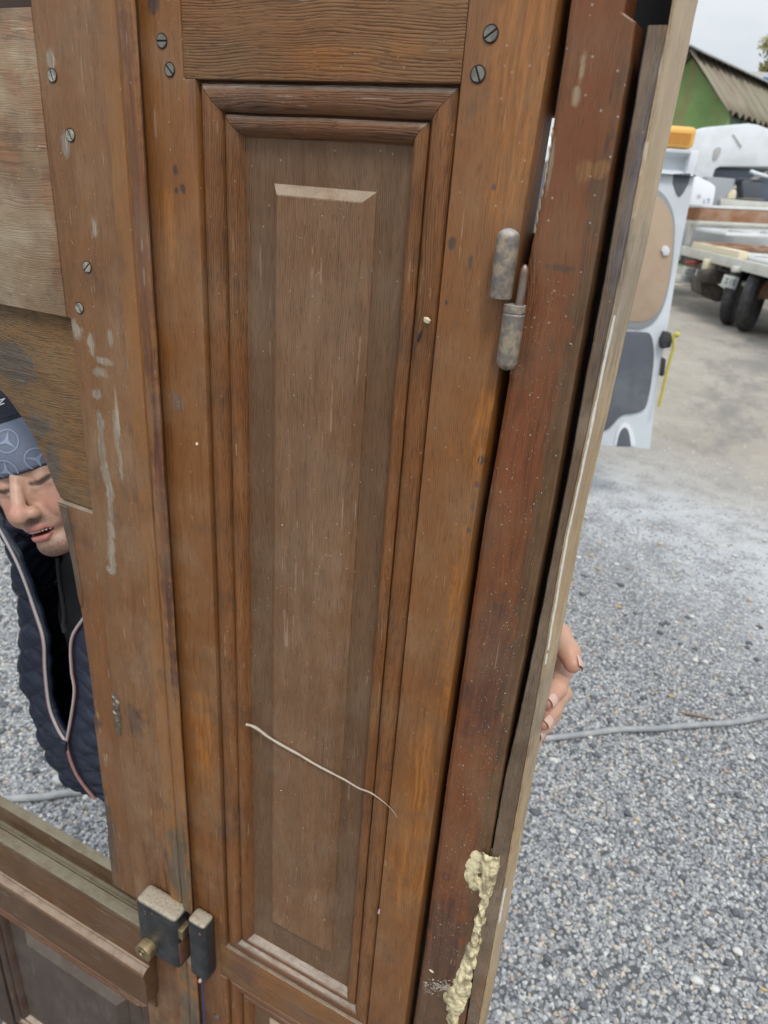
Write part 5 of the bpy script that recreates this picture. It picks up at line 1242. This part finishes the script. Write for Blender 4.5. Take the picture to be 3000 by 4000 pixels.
def trou_sd(P):
    d = sd_ell(P, (-.985, .39, .90), (.185, .135, .17))
    for hx, kx, kz, ax, ay in ((-.90, -.86, .48, -.84, .50), (-1.07, -1.10, .48, -1.12, .56)):
        d = smin(d, sd_cone(P, (hx, .40, .90), (kx, .40, kz), .10, .074), .05); d = smin(d, sd_cone(P, (kx, .40, kz), (ax, ay, .10), .073, .066), .03)
    return d + .004 * np.sin(P[:, 2] * 40 + 6 * np.sin(P[:, 0] * 12))
net_obj('trousers', trou_sd, (-1.75, .16, .04), (-.66, .85, 1.10), .013, M_TROU, man)
for ax, ay, rot in ((-.84, .50, .1), (-1.12, .56, -.15)):
    def shoe_sd(P):
        c, s = math.cos(rot), math.sin(rot); x = (P[:, 0] - ax) * c + (P[:, 1] - ay) * s; y = -(P[:, 0] - ax) * s + (P[:, 1] - ay) * c
        Q = np.stack([x, y, P[:, 2]], 1)
        d = sd_cone(Q, (0, .03, .055), (0, -.15, .042), .046, .038); d = smin(d, sd_cone(Q, (0, .01, .06), (0, .015, .12), .046, .047), .03)
        return smax(d, .004 - Q[:, 2], .008)
    net_obj('shoe', shoe_sd, (ax - .2, ay - .26, -.01), (ax + .2, ay + .14, .19), .006, M_SHOE, man)

# ------------------------------------------------------------------ foam, webs and chips on the doors
def foam_sd(P):
    rg = np.random.default_rng(5); d = None
    def add(c, r, kk=.0025):
        nonlocal d
        e = sd_ell(P, c, r); d = e if d is None else smin(d, e, kk)
    # shaved pad on the left, then a torn ridge running down the groove
    for px, py, rx, rz in ((1862, 3345, .0085, .010), (1848, 3385, .0105, .013), (1842, 3425, .0105, .013), (1852, 3458, .0085, .009)): add(on_door(px, py, .0006), (rx, .0026, rz))
    line = [(1918, 3312, .0075), (1922, 3345, .0105), (1918, 3385, .0100), (1910, 3425, .0095), (1902, 3465, .0085), (1896, 3505, .0048), (1886, 3545, .0036), (1875, 3588, .0040), (1862, 3628, .0034), (1858, 3668, .0042), (1850, 3700, .0075), (1836, 3735, .0090), (1824, 3775, .0095), (1812, 3815, .0110), (1800, 3855, .0130), (1790, 3895, .0125), (1778, 3935, .0110), (1768, 3980, .0095)]
    for px, py, w in line:
        add(on_door(px, py, .001), (w * .95, .0040, .0165), .006)
        for _ in range(3): add(on_door(px + rg.normal(0, 10), py + rg.normal(0, 14), -.001), (w * rg.uniform(.25, .5), .0058 * rg.uniform(.6, 1.1), w * rg.uniform(.5, 1.3)), .004)
    for px, py in ((1772, 3880), (1756, 3900), (1790, 3925)): add(on_door(px, py, -.001), (.010, .0060, .012))
    n_ = np.sin(P[:, 0] * 900 + 3 * np.sin(P[:, 2] * 330)) * np.sin(P[:, 2] * 640 + 2 * np.sin(P[:, 0] * 510)) + .6 * np.sin(P[:, 0] * 2100 + 2) * np.sin(P[:, 2] * 1700)
    big = np.sin(P[:, 2] * 210 + 5 * np.sin(P[:, 0] * 170)) * np.sin(P[:, 0] * 260 + 1.3)
    return d + .0006 * n_ + .0010 * big
net_obj('foam_residue', foam_sd, (-.165, -.016, .94), (-.075, .012, 1.33), .0015, M_FOAM, jamb)
# dusty torn web on the jamb beside the foam
bm = bmesh.new(); rg = np.random.default_rng(2)
for i in range(260):
    a = on_door(1750 - 95 * rg.random() ** 1.6, 3852 + rg.normal(0, 11), -.0010); b = a + np.array((rg.normal(0, .0026), -.0004, rg.normal(0, .0020))); w = rg.uniform(.0002, .0007)
    vv = [bm.verts.new(q_) for q_ in (a, (a + b) / 2 + np.array((0, -.0012, w * 2)), b, (a + b) / 2 + np.array((0, -.001, -w * 2)))]; bm.faces.new(vv)
tag(from_bm('torn_web', bm, M_WEB), 'white torn web stuck to the red jamb beside the foam', 'cobweb', kind='stuff')
# dusty string stretched over the panel
SP = [(962, 2830, -.001), (985, 2836, .0005), (1010, 2850, .002), (1050, 2880, .003), (1105, 2913, .003), (1165, 2946, .002), (1230, 2985, .002), (1300, 3022, .003), (1350, 3048, .004), (1400, 3078, .002), (1450, 3098, -.001), (1500, 3134, -.0015), (1535, 3168, -.001), (1552, 3195, -.0008)]
sp2 = spline([on_door(*a) for a in SP], 6)
rr = np.interp(np.linspace(0, 1, len(sp2)), [0, .05, .5, .78, .86, 1], [.0024, .0019, .0014, .0009, .0004, .0003]) * (1 + .35 * np.array([mnoise.noise(Vector(p * 90)) for p in sp2]))
tag(tube('string', sp2, list(rr), plain('dusty string', (.46, .39, .31), .95, 0, .25, 300, bump=.5), n=8), 'dusty frayed string of cobweb slanting across the raised panel', 'string')
def chip(name, label, cat, px, py, y, sx, sz_, ang, mat, seed, th=.0016):
    c = on_door(px, py, y); bm = bmesh.new(); rg = random.Random(seed)
    ring = [(math.cos(t) * sx * rg.uniform(.6, 1.1), math.sin(t) * sz_ * rg.uniform(.6, 1.1)) for t in [i * 2 * math.pi / 7 for i in range(7)]]
    A = [bm.verts.new((x, -th * rg.uniform(.5, 1), z)) for x, z in ring]; B = [bm.verts.new((x * 1.1, 0, z * 1.1)) for x, z in ring]
    bm.faces.new(A); bm.faces.new(B[::-1])
    for i in range(7): bm.faces.new((A[i], A[(i + 1) % 7], B[(i + 1) % 7], B[i]))
    bm.transform(Matrix.Translation(tuple(c)) @ Matrix.Rotation(ang, 4, 'Y'))
    return tag(from_bm(name, bm, mat), label, cat)
chip('wood_chip', 'cream wood chip caught on the right moulding, level with the hinge', 'wood chip', 1670, 1252, .0, .0042, .0032, .4, M_CHIP, 1, .003)
chip('splinter', 'thin dark splinter just below the cream chip on the right moulding', 'splinter', 1638, 1316, .0, .0013, .007, .35, M_LOCK, 2)
chip('wood_chip', 'small cream chip on the upright left of the panel, level with the cap', 'wood chip', 770, 1733, -.0002, .0019, .0024, -.3, M_CHIP, 3)
chip('wood_chip', 'pale dust tuft stuck in the outer moulding low on the right', 'wood chip', 1482, 3560, .001, .0016, .008, .1, plain('pink dust', (.55, .42, .38), .9), 4)
chip('wood_chip', 'pale sliver lying on the red jamb near the foam', 'wood chip', 1686, 3792, -.0004, .0035, .0012, .3, M_CHIP, 5)
chip('wood_chip', 'pinkish chip sticking out below the lock keeper', 'wood chip', 783, 3828, -.016, .0032, .0050, .2, plain('pink wood chip', (.62, .45, .38), .8), 6, .004)
# fine dust flecks, far too many to count
bm = bmesh.new(); rg = np.random.default_rng(9)
for i in range(1500):
    reg = rg.random()
    if reg < .45: x, z, y = rg.uniform(-.168, -.122), rg.uniform(1.1, 2.0), -.0003
    elif reg < .75: x, z, y = rg.uniform(-.42, -.33), rg.uniform(.93, 2.03), .0057
    else: x, z, y = rg.uniform(-.715, -.64), rg.uniform(1.0, 2.1), -.0003
    s = rg.uniform(.00018, .00055) * (1 if rg.random() < .95 else 2); a = rg.uniform(0, 3.14); l = s * rg.uniform(.8, 1.6)
    d1 = np.array((math.cos(a) * l, 0, math.sin(a) * l)); d2 = np.array((-math.sin(a) * s * .6, 0, math.cos(a) * s * .6)); c = np.array((x, y, z))
    A = [bm.verts.new(c + q_) for q_ in (d1, d2, -d1, -d2)]; top = bm.verts.new(c + np.array((0, -s * .8, 0)))
    for i_ in range(4): bm.faces.new((A[i_], A[(i_ + 1) % 4], top))
tag(from_bm('dust_flecks', bm, plain('pale dust flecks', (.55, .49, .41), .95)), 'pale dust flecks sprinkled over the doors and the jamb', 'dust', kind='stuff')

c_ = on_z(230, 3048, .018); bm = bmesh.new(); lump(bm, c_, .026, 4, 3, (1, .8, .75), .4)
tag(from_bm('stone', bm, plain('pale stone', (.48, .48, .46), .85, 0, .2, 60), None, True), 'pale fist sized stone on the gravel just behind the hem of the vest', 'stone')
